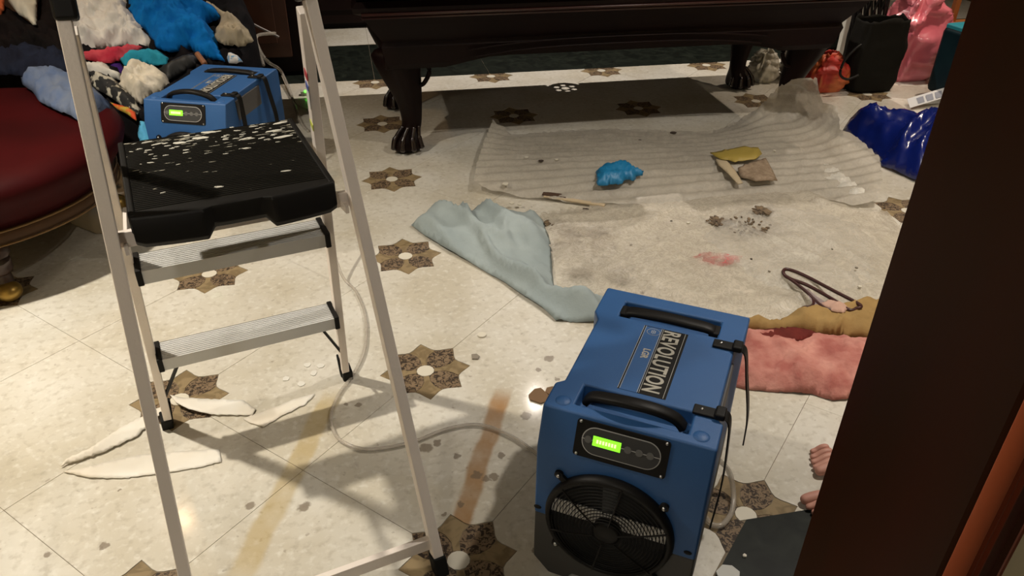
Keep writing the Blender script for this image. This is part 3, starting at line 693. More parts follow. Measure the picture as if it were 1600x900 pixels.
    tubeo('logo_ring', [(-.022+.0135*math.cos(a), .331+.012*math.sin(a), zt+.0004) for a in [k*math.pi/6 for k in range(12)]], .0005, MATS['plate_line'], plate, n=2, seg=5, closed=True)
    for q_ in (-.0035, .0, .0035): boxo('logo_bar', (-.022+q_, .331, zt+.0006), (.0013, .015-abs(q_)*1.2, .0003), MATS['plate_line'], plate)
    # strap clips and straps hanging down the right side
    for (y, sag) in ((.338, .02), (.118, .0)):
        boxo('strap_clip', (.122, y, H+.003), (.042, .026, .006), M_BLK, T, bev=.002)
        boxo('buckle', (.150, y, H+.007), (.020, .030, .014), M_BLK, T, bev=.004)
        bm = bmesh.new(); bmesh.ops.create_uvsphere(bm, u_segments=10, v_segments=6, radius=.0035, matrix=Matrix.Translation((.117, y, H+.006))); obj('rivet', bm, M_STEEL, T, smooth=True)
        P = catmull([(.150, y, H+.008), (.166, y, H-.004), (.172+sag*.3, y-.004, H-.06), (.176+sag, y-.012, H-.15), (.172+sag*1.4, y-.03, H-.215 if sag else H-.25)], 6)
        bm = bmesh.new(); L0 = []; 
        for i, p in enumerate(P):
            w_ = .014*(1 if i < len(P)-3 else .5); L0.append([bm.verts.new(p+Vector((a, b, 0))) for a, b in ((0, -w_), (0, w_), (.003, w_), (.003, -w_))])
        for a, b in zip(L0, L0[1:]):
            for k in range(4): bm.faces.new((a[k], a[(k+1) % 4], b[(k+1) % 4], b[k]))
        bm.faces.new(L0[0]); bm.faces.new(L0[-1][::-1]); obj('strap', bm, M_BLK, T)
    # recessed dark side panel
    boxo('side_panel', (W2-.0155+.002, .217, .30), (.008, .20, .22), mat('side_grey', (.10, .095, .09), .5), T, bev=.003)
    # fan inlet: shade of the hollow as a black disc, fins, hub, guard
    fc = Vector((-.008, 0, .200)); FR = .124
    bm = bmesh.new(); ring = []
    Mx = Matrix.Translation(fc) @ Matrix.Rotation(math.pi/2, 4, 'X')
    lathe(bm, [(FR-.010, 0), (FR+.002, 0), (FR+.003, .008), (FR-.001, .018), (FR-.008, .020), (FR-.010, .014), (FR-.010, 0)], seg=48); bmesh.ops.transform(bm, matrix=Mx, verts=bm.verts); guard = obj('guard_ring', bm, M_BLK, T, smooth=True)
    bm = bmesh.new(); cyl(bm, Mx @ Vector((0, 0, .0006)), Mx @ Vector((0, 0, .0016)), FR-.006, seg=40); obj('inlet', bm, mat('inlet_shade', (.01, .01, .01), .9), T)
    bm = bmesh.new()
    for k in range(38):     # coil fins shaped as the lit band, its brightness put into the grey
        x = -.112+k*.0061
        if abs(x) > .112: continue
        hz = min(.034, math.sqrt(max(0, (FR-.010)**2-x*x)))-.0
        box(bm, fc+Vector((x, -.0065, .0+hz/2+.002)), (.0045, .003, hz))
    o = obj('coil_fins', bm, mat('fin_grey', (.62, .60, .56), .6), T)
    for k in range(7):
        a = math.radians(90+k*360/7); bm = bmesh.new(); v = [Mx @ Vector((r*math.cos(a+da), r*math.sin(a+da), h)) for r, da, h in ((.032, -.3, .004), (.100, -.12, .004), (.106, .16, .0075), (.034, .42, .0075))]
        vv = [bm.verts.new(p) for p in v]; bm.faces.new(vv); e = bmesh.ops.extrude_face_region(bm, geom=bm.faces[:]); bmesh.ops.translate(bm, vec=(0, -.001, 0), verts=[g for g in e['geom'] if isinstance(g, bmesh.types.BMVert)])
        if k in (0,): obj('fan_blade', bm, mat('blade_black', (.014, .016, .018), .3), T)
        else: bm.free()
    bm = bmesh.new(); lathe(bm, [(.027, .002), (.027, .024), (.022, .027), (0.0001, .028)], seg=24); bmesh.ops.transform(bm, matrix=Mx, verts=bm.verts); obj('hub', bm, M_BLK, T, smooth=True)
    for k in range(13):
        r = .033+k*.0070; h = .017+.012*(1-(r/FR)**2)
        bm = bmesh.new(); tube(bm, [Mx @ Vector((r*math.cos(a), r*math.sin(a), h)) for a in [2*math.pi*i/48 for i in range(48)]], .0010, 5, True); obj('guard_wire', bm, M_BLK, guard, smooth=True)
    for k in range(6):
        a = math.radians(k*60+20); bm = bmesh.new(); tube(bm, [Mx @ Vector((r*math.cos(a), r*math.sin(a), .0185+.012*(1-(r/FR)**2))) for r in (.025, .06, .09, FR-.004)], .0018, 5); obj('guard_spoke', bm, M_BLK, guard)
    for (x, z) in ((-.112, .298), (.090, .292), (-.110, .108), (.090, .096)):
        p = Vector((x, 0, z)); q = fc+(p-fc).normalized()*(FR-.004); q.y = 0
        bm = bmesh.new(); cyl(bm, p+Vector((0, 0, 0)), p+Vector((0, -.007, 0)), .0085, seg=14); bar(bm, p+Vector((0, -.004, 0)), q+Vector((0, -.004, 0)), .012, .007, (0, 0, 1) if abs((p-q).z) < abs((p-q).x) else (1, 0, 0)); lug = obj('guard_lug', bm, M_BLK, guard)
        bm = bmesh.new(); bmesh.ops.create_uvsphere(bm, u_segments=10, v_segments=6, radius=.0046, matrix=Matrix.Translation(p+Vector((0, -.008, 0)))); obj('screw', bm, M_STEEL, guard, smooth=True)
    return T
DA = dehumidifier((.944, -.137, 0), math.radians(-33), 'large blue dehumidifier in the foreground with round black fan guard facing the camera')
def copy_tree(o, parent=None):
    c = o.copy(); COL.objects.link(c)
    if parent is not None: c.parent = parent
    for ch in list(o.children): copy_tree(ch, c)
    return c
DB = copy_tree(DA); DB.location = (-.075, 1.80, .0); DB.rotation_euler = (0, 0, math.radians(-21)); DB['label'] = 'blue dehumidifier behind the stepladder platform, beside the clothes pile'

# ================================================================== ROUND RED TABLE
RC = Vector((-.80, 1.67, 0))
T = empty('ottoman', RC); tag(T, 'big round dark red ottoman seat with brown wooden base rim and gilt feet', 'ottoman')
bm = bmesh.new(); lathe(bm, [(.0001, .235), (.465, .235), (.475, .26), (.505, .30), (.53, .335), (.54, .365), (.53, .39), (.50, .408), (.44, .417), (.0001, .42)], seg=80); obj('upholstery', bm, mat('red_leather', (.040, .0016, .0022), .6, col2=(.022, .001, .0014), nscale=3, spec=.10), T, smooth=True)
bm = bmesh.new(); lathe(bm, [(.37, .195), (.47, .195), (.48, .203), (.483, .228), (.477, .240), (.463, .246), (.37, .246)], seg=80); obj('base_rim', bm, mat('rim_wood', (.055, .026, .010), .5, spec=.2), T, bev=.002)
bm = bmesh.new()
for r_, z_ in ((.484, .244), (.485, .200)): tube(bm, [Vector((r_*math.cos(a), r_*math.sin(a), z_)) for a in [2*math.pi*i/80 for i in range(80)]], .0035, 6, True)
obj('gilt_bead', bm, mat('dull_gilt', (.16, .09, .03), .45, .4), T, smooth=True)
for k in range(4):
    a = math.radians(-63+90*k); d = Vector((math.cos(a), math.sin(a), 0))
    bm = bmesh.new(); tube(bm, catmull([d*.41+Vector((0, 0, .2)), d*.44+Vector((0, 0, .15)), d*.425+Vector((0, 0, .09)), d*.44+Vector((0, 0, .04))], 6), [.045]*6+[.038]*6+[.026]*7, 10); lg = obj('leg', bm, mat('dark_walnut', (.03, .012, .006), .4), T, smooth=True)
    bm = bmesh.new(); bmesh.ops.create_uvsphere(bm, u_segments=14, v_segments=10, radius=1, matrix=Matrix.Translation(d*.452+Vector((0, 0, .032))) @ Matrix.Diagonal((.040, .040, .032, 1))); obj('claw_foot', bm, mat('gilt', (.35, .22, .05), .35, .7), lg, smooth=True)

# ================================================================== CLOTHES PILE AND BACK LEFT
PN = Vector((0, -.6, 1)).normalized(); PP = Vector((0, 2.0, .10))
def pile(px, py, off=0): return atplane(px, py, PP+PN*off, PN)
def garment(name, outline, m, label, cat, off=0.0, seed=1, dome=.028, fall=.05, fold=.036, freq=9, ang=.8, an=.5, step=3.6, **k):
    o = drape(name, [(a, b) for a, b in outline], m, base=lambda x, y: pile(x, y, off), step=step, dome=dome, fall=fall, fold=fold, freq=freq, ang=ang, an=an, seed=seed, normal=PN, **k)
    tag(o, label, cat, 'heap of clothes and linen behind the ottoman'); return o
def cloth(name, c, c2=None, r=.85, **k): return mat(name, c, r, col2=c2, nscale=k.pop('nscale', 12), bump=k.pop('bump', .3), bscale=k.pop('bscale', 90), spec=.15, **k)
garment('dark_clothes', [(60, -60), (60, 60), (120, 120), (150, 175), (215, 225), (300, 215), (330, 150), (385, 110), (405, 80), (398, 40), (380, 0), (370, -60)], cloth('navy_black_cloth', (.003, .003, .004), (.006, .004, .005)), 'dark heap of black clothing under the white sheet and the blue sheet', 'clothes', off=-.06, seed=3, dome=.05, fold=.05, step=7, freq=6)
garment('white_sheet', [(113, -40), (112, 20), (118, 60), (126, 84), (150, 82), (195, 76), (243, 80), (236, 62), (222, 40), (205, 22), (200, 0), (198, -40)], cloth('white_linen', (.60, .58, .55), (.68, .66, .62)), 'crumpled white bed sheet at the top of the heap', 'bedding', seed=11, off=.01, fold=.045, freq=13)
garment('blue_sheet', [(203, -40), (202, 18), (212, 38), (228, 50), (240, 66), (246, 80), (265, 84), (300, 80), (312, 92), (335, 97), (352, 99), (342, 76), (338, 56), (325, 44), (346, 32), (338, 18), (312, 8), (290, 4), (270, 10), (265, -40)], cloth('royal_blue_cloth', (.002, .16, .50), (.002, .12, .42)), 'bright blue crumpled sheet beside the white bed sheet', 'bedding', seed=21, off=.03, dome=.05, fold=.045, freq=9, ang=2.2)
garment('beige_sweater', [(300, 4), (330, 8), (352, 20), (372, 32), (388, 48), (397, 66), (380, 74), (352, 74), (335, 62), (338, 48), (345, 38), (345, 26), (330, 14)], cloth('beige_knit', (.34, .29, .20), (.40, .34, .25)), 'beige crumpled garment right of the blue sheet', 'clothes', seed=31, off=.04, fold=.035, freq=14)
garment('red_towel', [(127, 84), (160, 80), (200, 73), (226, 74), (212, 86), (190, 96), (172, 101), (148, 97), (130, 93)], cloth('red_towel', (.42, .025, .05), (.55, .08, .10)), 'red crumpled towel under the white bed sheet', 'towel', seed=41, off=.045, fold=.02, freq=14)
garment('teal_towel', [(188, 95), (205, 84), (228, 78), (250, 82), (265, 92), (262, 102), (240, 104), (222, 100), (208, 110), (196, 106)], cloth('teal_cloth', (.02, .24, .36), (.03, .30, .40)), 'small teal blue cloth below the blue sheet', 'cloth', seed=51, off=.05, fold=.022, freq=14)
garment('purple_cloth', [(168, 101), (188, 98), (198, 110), (190, 118), (175, 110)], cloth('purple_cloth', (.04, .012, .12)), 'small purple cloth showing under the red towel', 'cloth', seed=55, off=.03, fold=.01)
garment('striped_shirt', [(128, 101), (165, 99), (178, 110), (192, 118), (190, 126), (168, 124), (150, 120), (133, 112)], cloth('white_shirt', (.50, .47, .42), (.62, .60, .55)), 'white and grey striped shirt just below the red towel', 'shirt', seed=61, off=.03, fold=.02)
garment('white_towel', [(190, 128), (200, 112), (222, 104), (246, 112), (262, 122), (268, 138), (256, 148), (238, 156), (222, 166), (212, 160), (200, 148), (187, 138)], cloth('cream_towel', (.60, .54, .42), (.66, .60, .50)), 'folded cream towel left of the rear dehumidifier', 'towel', seed=71, off=.045, dome=.035, fold=.045, freq=9, ang=.4)
garment('patterned_dress', [(140, 113), (160, 116), (178, 124), (190, 134), (202, 146), (214, 158), (220, 172), (212, 186), (200, 176), (185, 162), (165, 148), (146, 138)], mat('black_white_print', (.012, .012, .012), .8, col2=(.45, .42, .34), nscale=26, fac=(.50, .56), detail=2), 'black and cream patterned garment below the cream towel', 'clothes', seed=81, off=.05, fold=.02)
garment('orange_scarf', [(172, 160), (184, 164), (200, 168), (212, 176), (214, 190), (200, 180), (184, 172)], mat('orange_print', (.55, .06, .01), .8, col2=(.40, .28, .03), nscale=20, fac=(.45, .55)), 'orange and yellow scrap of scarf by the patterned garment', 'scarf', seed=91, off=.075, fold=.012, dome=.02)
garment('aqua_cloth', [(218, 190), (228, 192), (234, 205), (238, 224), (222, 228), (216, 214)], cloth('aqua_cloth', (.08, .33, .55), (.10, .40, .6)), 'pale aqua cloth at the left foot of the rear dehumidifier', 'cloth', seed=95, off=.04, fold=.015, dome=.02)
garment('patterned_blouse', [(352, 84), (362, 83), (372, 88), (380, 98), (370, 101), (358, 100)], mat('blouse_print', (.6, .58, .55), .8, col2=(.12, .3, .5), nscale=30, fac=(.5, .56)), 'white blouse with blue print behind the rear dehumidifier', 'clothes', seed=96, off=.03, fold=.015)
garment('black_bag', [(248, 108), (268, 96), (300, 84), (312, 92), (306, 104), (280, 118), (262, 128)], mat('black_nylon', (.010, .010, .010), .6), 'black bag squeezed between the teal cloth and the rear dehumidifier', 'bag', seed=97, off=.05, fold=.012)
o = tubeo('brown_handle', [tuple(pile(x, y, .10)) for x, y in ((308, 84), (314, 92), (320, 100))], .012, mat('brown_handle', (.22, .09, .04), .5), n=4); tag(o, 'short brown wooden handle under the blue sheet', 'handle')
garment('striped_cloth', [(8, -30), (14, 4), (30, 24), (44, 32), (52, 40), (58, 40), (58, 0), (58, -30)], mat('stripe_cloth', (.62, .58, .48), .8, col2=(.40, .40, .36), nscale=6, stretch=(3, 1, 1)), 'white cloth with grey stripes at the upper left', 'cloth', seed=98, off=.12, fold=.012, freq=8)
garment('orange_cloth', [(-20, -20), (8, -20), (8, 14), (3, 28), (-20, 30)], cloth('orange_cloth', (.55, .13, .05)), 'orange cloth at the upper left corner', 'cloth', seed=99, off=.12, fold=.015)
garment('black_coat', [(-30, 10), (8, 10), (30, 28), (60, 44), (62, -30), (112, -30), (112, 60), (125, 110), (120, 135), (60, 125), (30, 116), (-30, 110)], cloth('black_coat', (.003, .002, .002), (.006, .003, .003)), 'black coat lying left of the white bed sheet', 'coat', seed=100, off=.02, dome=.05, fold=.045, step=6, freq=7)
o = drape('navy_trousers', [(-40, 96, .46), (0, 90, .46), (50, 84, .46), (110, 88, .46), (124, 112, .45), (110, 124, .43), (60, 130, .43), (20, 118, .43), (-40, 124, .43)], cloth('navy_cloth', (.004, .005, .012), (.010, .014, .03)), step=5, dome=.03, fall=.05, fold=.03, freq=10, seed=46)
tag(o, 'very dark navy trousers lying on the ottoman behind the blue-grey shirt', 'trousers')
for nm in ('dark_clothes', 'black_coat'):     # the heap goes down to the floor
    ob = bpy.data.objects[nm]; bm = bmesh.new(); bm.from_mesh(ob.data); ed = [e for e in bm.edges if e.is_boundary]
    r = bmesh.ops.extrude_edge_only(bm, edges=ed)
    for v in r['geom']:
        if isinstance(v, bmesh.types.BMVert): v.co.z = .006 if nm == 'dark_clothes' else max(.006, v.co.z-.25)
    bmesh.ops.recalc_face_normals(bm, faces=bm.faces); bm.to_mesh(ob.data); bm.free(); ob.modifiers.clear()
# blue-grey garment on the ottoman, hanging over its far edge
o = drape('denim_shirt', [(33, 122, .45), (60, 115, .46), (95, 114, .46), (118, 124, .45), (140, 136, .45), (158, 148, .44), (172, 165, .41), (174, 190, .36), (172, 215, .31), (160, 226, .30), (150, 205, .37), (135, 196, .42), (112, 184, .43), (85, 172, .43), (62, 160, .43), (50, 144, .43), (36, 135, .43)], cloth('blue_grey_cloth', (.085, .12, .21), (.13, .155, .21)), step=5, dome=.03, fall=.06, fold=.02, freq=11, ang=.3, seed=44)
tag(o, 'blue-grey shirt lying over the edge of the dark red ottoman', 'shirt')
o = drape('cream_cushion', [(98, 330, .0), (112, 350, 0), (150, 366, 0), (190, 368, 0), (196, 320, .0), (176, 292, .0), (150, 296, 0), (120, 312, 0)], mat('cream_vinyl', (.50, .44, .34), .5), step=6, dome=.06, fall=.035, fold=.003, seed=12); tag(o, 'cream padded seat cushion lying under the dark red ottoman', 'cushion')
# dark cabinet and cables behind
T = empty('cabinet', (-.55, 3.75, 0)); tag(T, 'dark brown wooden cabinet behind the clothes heap', 'cabinet')
boxo('body', (.0, 0, .55), (1.7, .5, 1.06), M_WOOD, T, bev=.005)
for i, x in enumerate((-.56, 0, .52)):
    d = boxo('door', (x, -.258, .56), (.50, .02, .9), mat('cabinet_brown', (.075, .026, .012), .45, col2=(.05, .018, .008), nscale=5), T, bev=.004); boxo('door_panel', (x, -.270, .56), (.36, .008, .74), MATS['cabinet_brown'], d, bev=.003)
boxo('plinth', (0, .0, .02), (1.66, .46, .04), M_WOOD, T)
M_HOSE = mat('clear_hose', (.50, .45, .38), .2, alpha=.45)
def hose(pts, r, label, m=M_HOSE, name='hose', cat='hose'): o = tubeo(name, pts, r, m, n=8, seg=8); tag(o, label, cat); return o
Y = lambda x, y, Y_: tuple(aty(x, y, Y_))
T = empty('sideboard', (1.75, 4.72, 0)); tag(T, 'low dark wooden sideboard along the far wall behind the pool table', 'sideboard')
boxo('carcass', (0, 0, .52), (3.3, .46, .96), M_WOOD, T, bev=.006); boxo('plinth', (0, .02, .02), (3.2, .40, .04), M_WOOD, T); boxo('counter', (0, -.01, 1.015), (3.36, .50, .03), M_WOOD, T, bev=.006)
for k in range(5): boxo('door', (-1.28+.64*k, -.237, .54), (.60, .018, .82), M_WOOD, T, bev=.004)
hose([tuple(at(482, 205, .006)), tuple(at(470, 190, .006)), tuple(at(452, 140, .02)), tuple(at(438, 110, .08)), Y(418, 96, 2.65), Y(404, 74, 2.75), Y(402, 56, 2.85), Y(430, 52, 2.95)], .008, 'clear drain hose coming out behind the rear dehumidifier')
hose([Y(350, -10, 2.9), Y(358, 20, 2.9), Y(380, 40, 2.9), Y(400, 66, 2.9), Y(408, 88, 2.8), Y(412, 102, 2.7)], .007, 'thin pale hose falling over the beige garment')
hose([Y(355, 5, 3.1), Y(372, 24, 3.1), Y(396, 38, 3.1), Y(420, 50, 3.1), Y(436, 58, 3.1)], .006, 'grey cable in front of the wooden cabinet', mat('grey_cable', (.25, .22, .2), .5), 'cable', 'cable')
hose([tuple(at(440, 118, .005)), tuple(at(455, 150, .005)), tuple(at(468, 165, .005)), tuple(at(492, 176, .005))], .004, 'white cord on the floor right of the rear dehumidifier', mat('white_cord', (.5, .46, .38), .5), 'cord', 'cord')
T = empty('power_adapter', at(478, 148, 0)); tag(T, 'small power adapter with a lit green light behind the ladder rail', 'adapter'); boxo('body', (0, 0, .012), (.05, .035, .024), mat('adapter_white', (.45, .42, .36), .5), T, bev=.003)
bm = bmesh.new(); bmesh.ops.create_uvsphere(bm, u_segments=10, v_segments=8, radius=.007, matrix=Matrix.Translation((0, -.017, .024))); obj('green_light', bm, mat('green_led', (.1, .9, .1), .3, emis=(.1, 1, .05), es=4), T)
hose([tuple(at(505, 330, .20)), tuple(at(532, 425, .04)), tuple(at(556, 455, .008)), tuple(at(571, 495, .008)), tuple(at(570, 545, .008)), tuple(at(552, 585, .008)), tuple(at(530, 615, .008)), tuple(at(518, 645, .008)), tuple(at(520, 670, .008)), tuple(at(535, 690, .008)), tuple(at(575, 702, .008)), tuple(at(640, 692, .008)), tuple(at(700, 670, .008)), tuple(at(750, 664, .008)), tuple(at(800, 682, .008)), tuple(at(842, 712, .008))], .0048, 'long clear drain hose looping past the right far ladder foot')
hose([tuple(at(1118, 715, .10)), tuple(at(1138, 735, .06)), tuple(at(1146, 770, .02)), tuple(at(1143, 800, .008)), tuple(at(1128, 820, .008)), tuple(at(1110, 818, .008)), tuple(at(1098, 800, .02))], .0065, 'clear hose loop at the right side of the foreground dehumidifier')

# ================================================================== PLASTIC SHEETS AND THINGS ON THEM
def film_material(name, col, a0, a1, rough, scale, tr=.3, crease=.25):
    m = bpy.data.materials.new(name); m.use_nodes = True; nt = m.node_tree; b = nt.nodes['Principled BSDF']; N = nt.nodes.new; L = nt.links.new
    b.inputs['Base Color'].default_value = (*col, 1); b.inputs['Roughness'].default_value = rough
    g = N('ShaderNodeNewGeometry'); n = N('ShaderNodeTexNoise'); n.inputs['Scale'].default_value = scale; n.inputs['Detail'].default_value = 5; n.inputs['Distortion'].default_value = .8; L(g.outputs['Position'], n.inputs['Vector'])
    r = N('ShaderNodeMapRange'); r.inputs[1].default_value = .3; r.inputs[2].default_value = .7; r.inputs[3].default_value = a0; r.inputs[4].default_value = a1; L(n.outputs['Fac'], r.inputs[0]); L(r.outputs[0], b.inputs['Alpha'])
    bp = N('ShaderNodeBump'); bp.inputs['Strength'].default_value = .5; bp.inputs['Distance'].default_value = .01; 
    n2 = N('ShaderNodeTexNoise'); n2.inputs['Scale'].default_value = scale*4.5; n2.inputs['Detail'].default_value = 6; n2.inputs['Distortion'].default_value = 2.2; L(g.outputs['Position'], n2.inputs['Vector'])
    ab = N('ShaderNodeMath'); ab.operation = 'SUBTRACT'; ab.inputs[1].default_value = .5; L(n2.outputs['Fac'], ab.inputs[0]); a2 = N('ShaderNodeMath'); a2.operation = 'ABSOLUTE'; L(ab.outputs[0], a2.inputs[0])
    ad = N('ShaderNodeMath'); ad.operation = 'MULTIPLY_ADD'; ad.inputs[1].default_value = -2.2*crease; L(a2.outputs[0], ad.inputs[0]); L(n.outputs['Fac'], ad.inputs[2]); L(ad.outputs[0], bp.inputs['Height']); L(bp.outputs[0], b.inputs['Normal'])
    cr = N('ShaderNodeMapRange'); cr.inputs[1].default_value = 0; cr.inputs[2].default_value = .10; cr.inputs[3].default_value = min(1, crease*1.5); cr.inputs[4].default_value = 0; L(a2.outputs[0], cr.inputs[0])
    cm = N('ShaderNodeMix'); cm.data_type = 'RGBA'; cm.inputs[6].default_value = (*col, 1); cm.inputs[7].default_value = (*[min(1, c*1.35+.04) for c in col], 1); L(cr.outputs[0], cm.inputs[0]); L(cm.outputs[2], b.inputs['Base Color'])
    tb = N('ShaderNodeBsdfTranslucent'); tb.inputs[0].default_value = (*col, 1); mx = N('ShaderNodeMixShader'); mx.inputs[0].default_value = tr; out = nt.nodes['Material Output']
    tp = N('ShaderNodeBsdfTransparent'); m2 = N('ShaderNodeMixShader'); L(r.outputs[0], m2.inputs[0]); L(tp.outputs[0], m2.inputs[1]); L(tb.outputs[0], m2.inputs[2])
    L(b.outputs[0], mx.inputs[1]); L(m2.outputs[0], mx.inputs[2]); L(mx.outputs[0], out.inputs[0]); return m
foam = drape('foam_sheet', [(770, 190, .05), (800, 213, .012), (860, 208, .004), (960, 203, .004), (1040, 207, .004), (1112, 208, .004), (1152, 192, .02), (1188, 168, .12), (1212, 142, .24), (1236, 128, .30), (1276, 126, .31), (1284, 165, .21), (1308, 170, .19), (1312, 205, .13), (1345, 222, .09), (1374, 250, .08), (1378, 285, .06), (1370, 316, .03), (1335, 322, .012), (1240, 312, .006), (1120, 318, .004), (1000, 322, .004), (930, 322, .004), (850, 314, .004), (790, 306, .01), (740, 290, .035), (744, 262, .045), (756, 225, .055)],
    film_material('foam_plastic', (.50, .46, .39), .72, .90, .45, 5), step=3.2, dome=.0, fall=.1, fold=.006, freq=5, seed=8, thick=.0, rib=(.012, .062, .04), wob=1.5)
tag(foam, 'big translucent ribbed foam sheet with its edges curling up in front of the pool table', 'plastic sheet')
ribs = drape('white_packaging', [(1258, 246, .03), (1275, 240, .045), (1300, 262, .05), (1330, 285, .05), (1350, 300, .04), (1348, 320, .012), (1320, 312, .01), (1290, 300, .012), (1278, 290, .02)], film_material('packaging_white', (.74, .71, .64), .85, 1, .35, 9), step=5, dome=.01, fold=.004, seed=9, thick=0, rib=(.012, .045, .1)); tag(ribs, 'white ribbed edge of packaging foam by the blue bag', 'packaging')
film = drape('plastic_film', [(845, 335, .004), (900, 326, .006), (960, 320, .008), (1060, 318, .010), (1130, 302, .012), (1200, 296, .014), (1270, 300, .014), (1330, 325, .012), (1385, 330, .006), (1410, 360, .004), (1402, 420, .004), (1385, 470, .004), (1300, 492, .004), (1190, 508, .004), (1100, 500, .004), (985, 470, .004), (935, 478, .006), (900, 462, .012), (872, 455, .02), (866, 420, .03), (858, 372, .02)],
    film_material('clear_film', (.58, .53, .44), .48, .88, .22, 7, crease=.55), step=4.5, dome=.010, fall=.08, fold=.012, freq=6, an=.3, ang=.2, fold2=.35, seed=17, thick=0, wob=6)
tag(film, 'crumpled clear plastic film spread behind the foreground dehumidifier', 'plastic sheet')
film2 = drape('plastic_film', [(1100, 350, .02), (1180, 318, .02), (1270, 330, .02), (1345, 350, .015), (1385, 400, .01), (1372, 450, .008), (1290, 470, .008), (1200, 455, .008), (1130, 430, .008), (1090, 400, .01)], film_material('milky_film', (.62, .59, .52), .2, .65, .25, 6, crease=.5), step=5, dome=.015, fall=.1, fold=.016, freq=5, fold2=.3, an=.3, seed=27, thick=0, wob=6, ang=2)
tag(film2, 'second milky layer of plastic film bunched left of the door jamb', 'plastic sheet')
tarp = drape('drop_cloth', [(643, 356), (658, 340), (690, 317), (716, 326), (738, 331), (770, 322), (800, 334), (838, 338), (852, 352), (860, 380), (863, 425), (866, 458), (884, 462), (905, 448), (930, 460), (955, 466), (946, 506), (905, 505), (868, 503), (846, 484), (812, 462), (785, 442), (740, 416), (700, 394), (665, 372)], cloth('grey_blue_cotton', (.27, .32, .325), (.33, .38, .38), nscale=4), step=4.5, dome=.035, fall=.09, fold=.045, freq=8, ang=-1.15, an=.2, fold2=.16, seed=36)
tag(tarp, 'grey-blue cotton drop cloth lying folded beside the clear film', 'drop cloth')
glove = drape('rubber_glove', [(930, 272), (942, 262), (958, 263), (970, 257), (984, 263), (990, 270), (1005, 271), (1004, 278), (994, 280), (990, 285), (978, 284), (972, 290), (950, 292), (933, 292)], mat('blue_nitrile', (.012, .17, .36), .45, bump=.4, bscale=120), step=3, dome=.022, fall=.03, fold=.018, freq=22, seed=6, lift=.006, over='foam_sheet'); tag(glove, 'crumpled bright blue rubber glove on the foam sheet', 'glove')
o = drape('yellow_scrap', [(1109, 242), (1140, 236), (1160, 232), (1184, 234), (1190, 244), (1180, 252), (1150, 256), (1125, 252)], mat('yellow_scrap', (.34, .25, .05), .6), step=4, dome=.004, fold=.004, seed=2, lift=.010, over='foam_sheet'); tag(o, 'mustard yellow scrap lying on the foam sheet', 'scrap')
o = drape('stone_scrap', [(1152, 266), (1175, 256), (1196, 250), (1206, 268), (1214, 285), (1180, 286), (1155, 280)], mat('brown_stone', (.20, .14, .09), .7, col2=(.28, .21, .14), nscale=60), step=4, dome=.006, fall=.01, fold=.001, seed=3, lift=.010, thick=.004, over='foam_sheet'); tag(o, 'broken brown piece of stone tile below the yellow scrap', 'tile fragment')
o = drape('veneer_scrap', [(1116, 252), (1136, 256), (1148, 270), (1160, 290), (1152, 292), (1138, 276), (1122, 262)], mat('tan_veneer', (.42, .34, .22), .6), step=3, dome=.004, fold=.002, seed=4, lift=.012, over='foam_sheet'); tag(o, 'curved tan sliver next to the yellow scrap', 'scrap')
T = empty('wooden_stick', at(895, 312, .012)); tag(T, 'thin pale wooden stick with a dark torn end beside the drop cloth', 'stick')
def rel(p, T): return tuple(Vector(p)-T.location)
bm = bmesh.new(); bar(bm, rel(at(850, 306, .016), T), rel(at(945, 321, .014), T), .02, .008, (0, 1, 0)); obj('stick', bm, mat('pale_wood', (.50, .40, .26), .6), T, bev=.002)
bm = bmesh.new(); bar(bm, rel(at(848, 302, .022), T), rel(at(885, 307, .02), T), .03, .006, (0, 1, 0)); obj('torn_bark', bm, mat('dark_bark', (.06, .03, .015), .8), T, bev=.002)
o = drape('red_netting', [(1082, 404), (1100, 395), (1130, 398), (1160, 402), (1155, 412), (1130, 418), (1110, 419), (1095, 414)], film_material('red_net', (.55, .07, .08), .0, .75, .5, 40), step=4, dome=.004, fold=.008, freq=20, seed=7, thick=0, lift=.004, over='plastic_film'); tag(o, 'crumpled red netting on top of the clear film', 'netting')
rd = random.Random(3)
def chip(px, py, r, m, label, cat='debris', group=None, z=.001, name='tile_chip', nv=6, h=.004, over=None):
    
    if over: z = on(over, px, py, .0)
    c = at(px, py, z); bm = bmesh.new(); pts = [(math.cos(a)*r*rd.uniform(.7, 1.1), math.sin(a)*r*rd.uniform(.6, 1.1)) for a in [2*math.pi*i/nv+rd.uniform(-.2, .2) for i in range(nv)]]
    prism(bm, pts, 0, h); o = obj(name, bm, m); o.location = c; tag(o, label, cat, group); return o
def dome_o(name, px, py, r, m, label, cat): pass
M_CHIPW = mat('cream_chip', (.62, .58, .48), .5); M_CHIPG = mat('grey_chip', (.22, .19, .15), .6); M_CHIPD = mat('dark_chip', (.05, .035, .025), .7)
bm = bmesh.new(); cyl(bm, (0, 0, 0), (0, 0, .004), .013, seg=20); o = obj('round_chip', bm, M_CHIPW); o.location = at(753, 524, .001); tag(o, 'small round cream disc on the tile right of the central medallion', 'marble disc')
chip(743, 558, .016, M_CHIPG, 'grey pointed stone chip at the right tip of the central medallion', nv=5)
bm = bmesh.new(); prism(bm, [(.026*math.cos(math.radians(a)), .026*math.sin(math.radians(a))) for a in (5, 50, 95, 150, 200, 250, 300)], 0, .005); o = obj('marble_chip', bm, mat('pale_chip', (.50, .50, .46), .5)); o.location = at(1138, 900, .001); tag(o, 'pale polygonal marble disc on the dark green border right of the dehumidifier', 'marble disc')
chip(1163, 869, .005, M_CHIPW, 'tiny white crumb on the dark green marble border', nv=5)
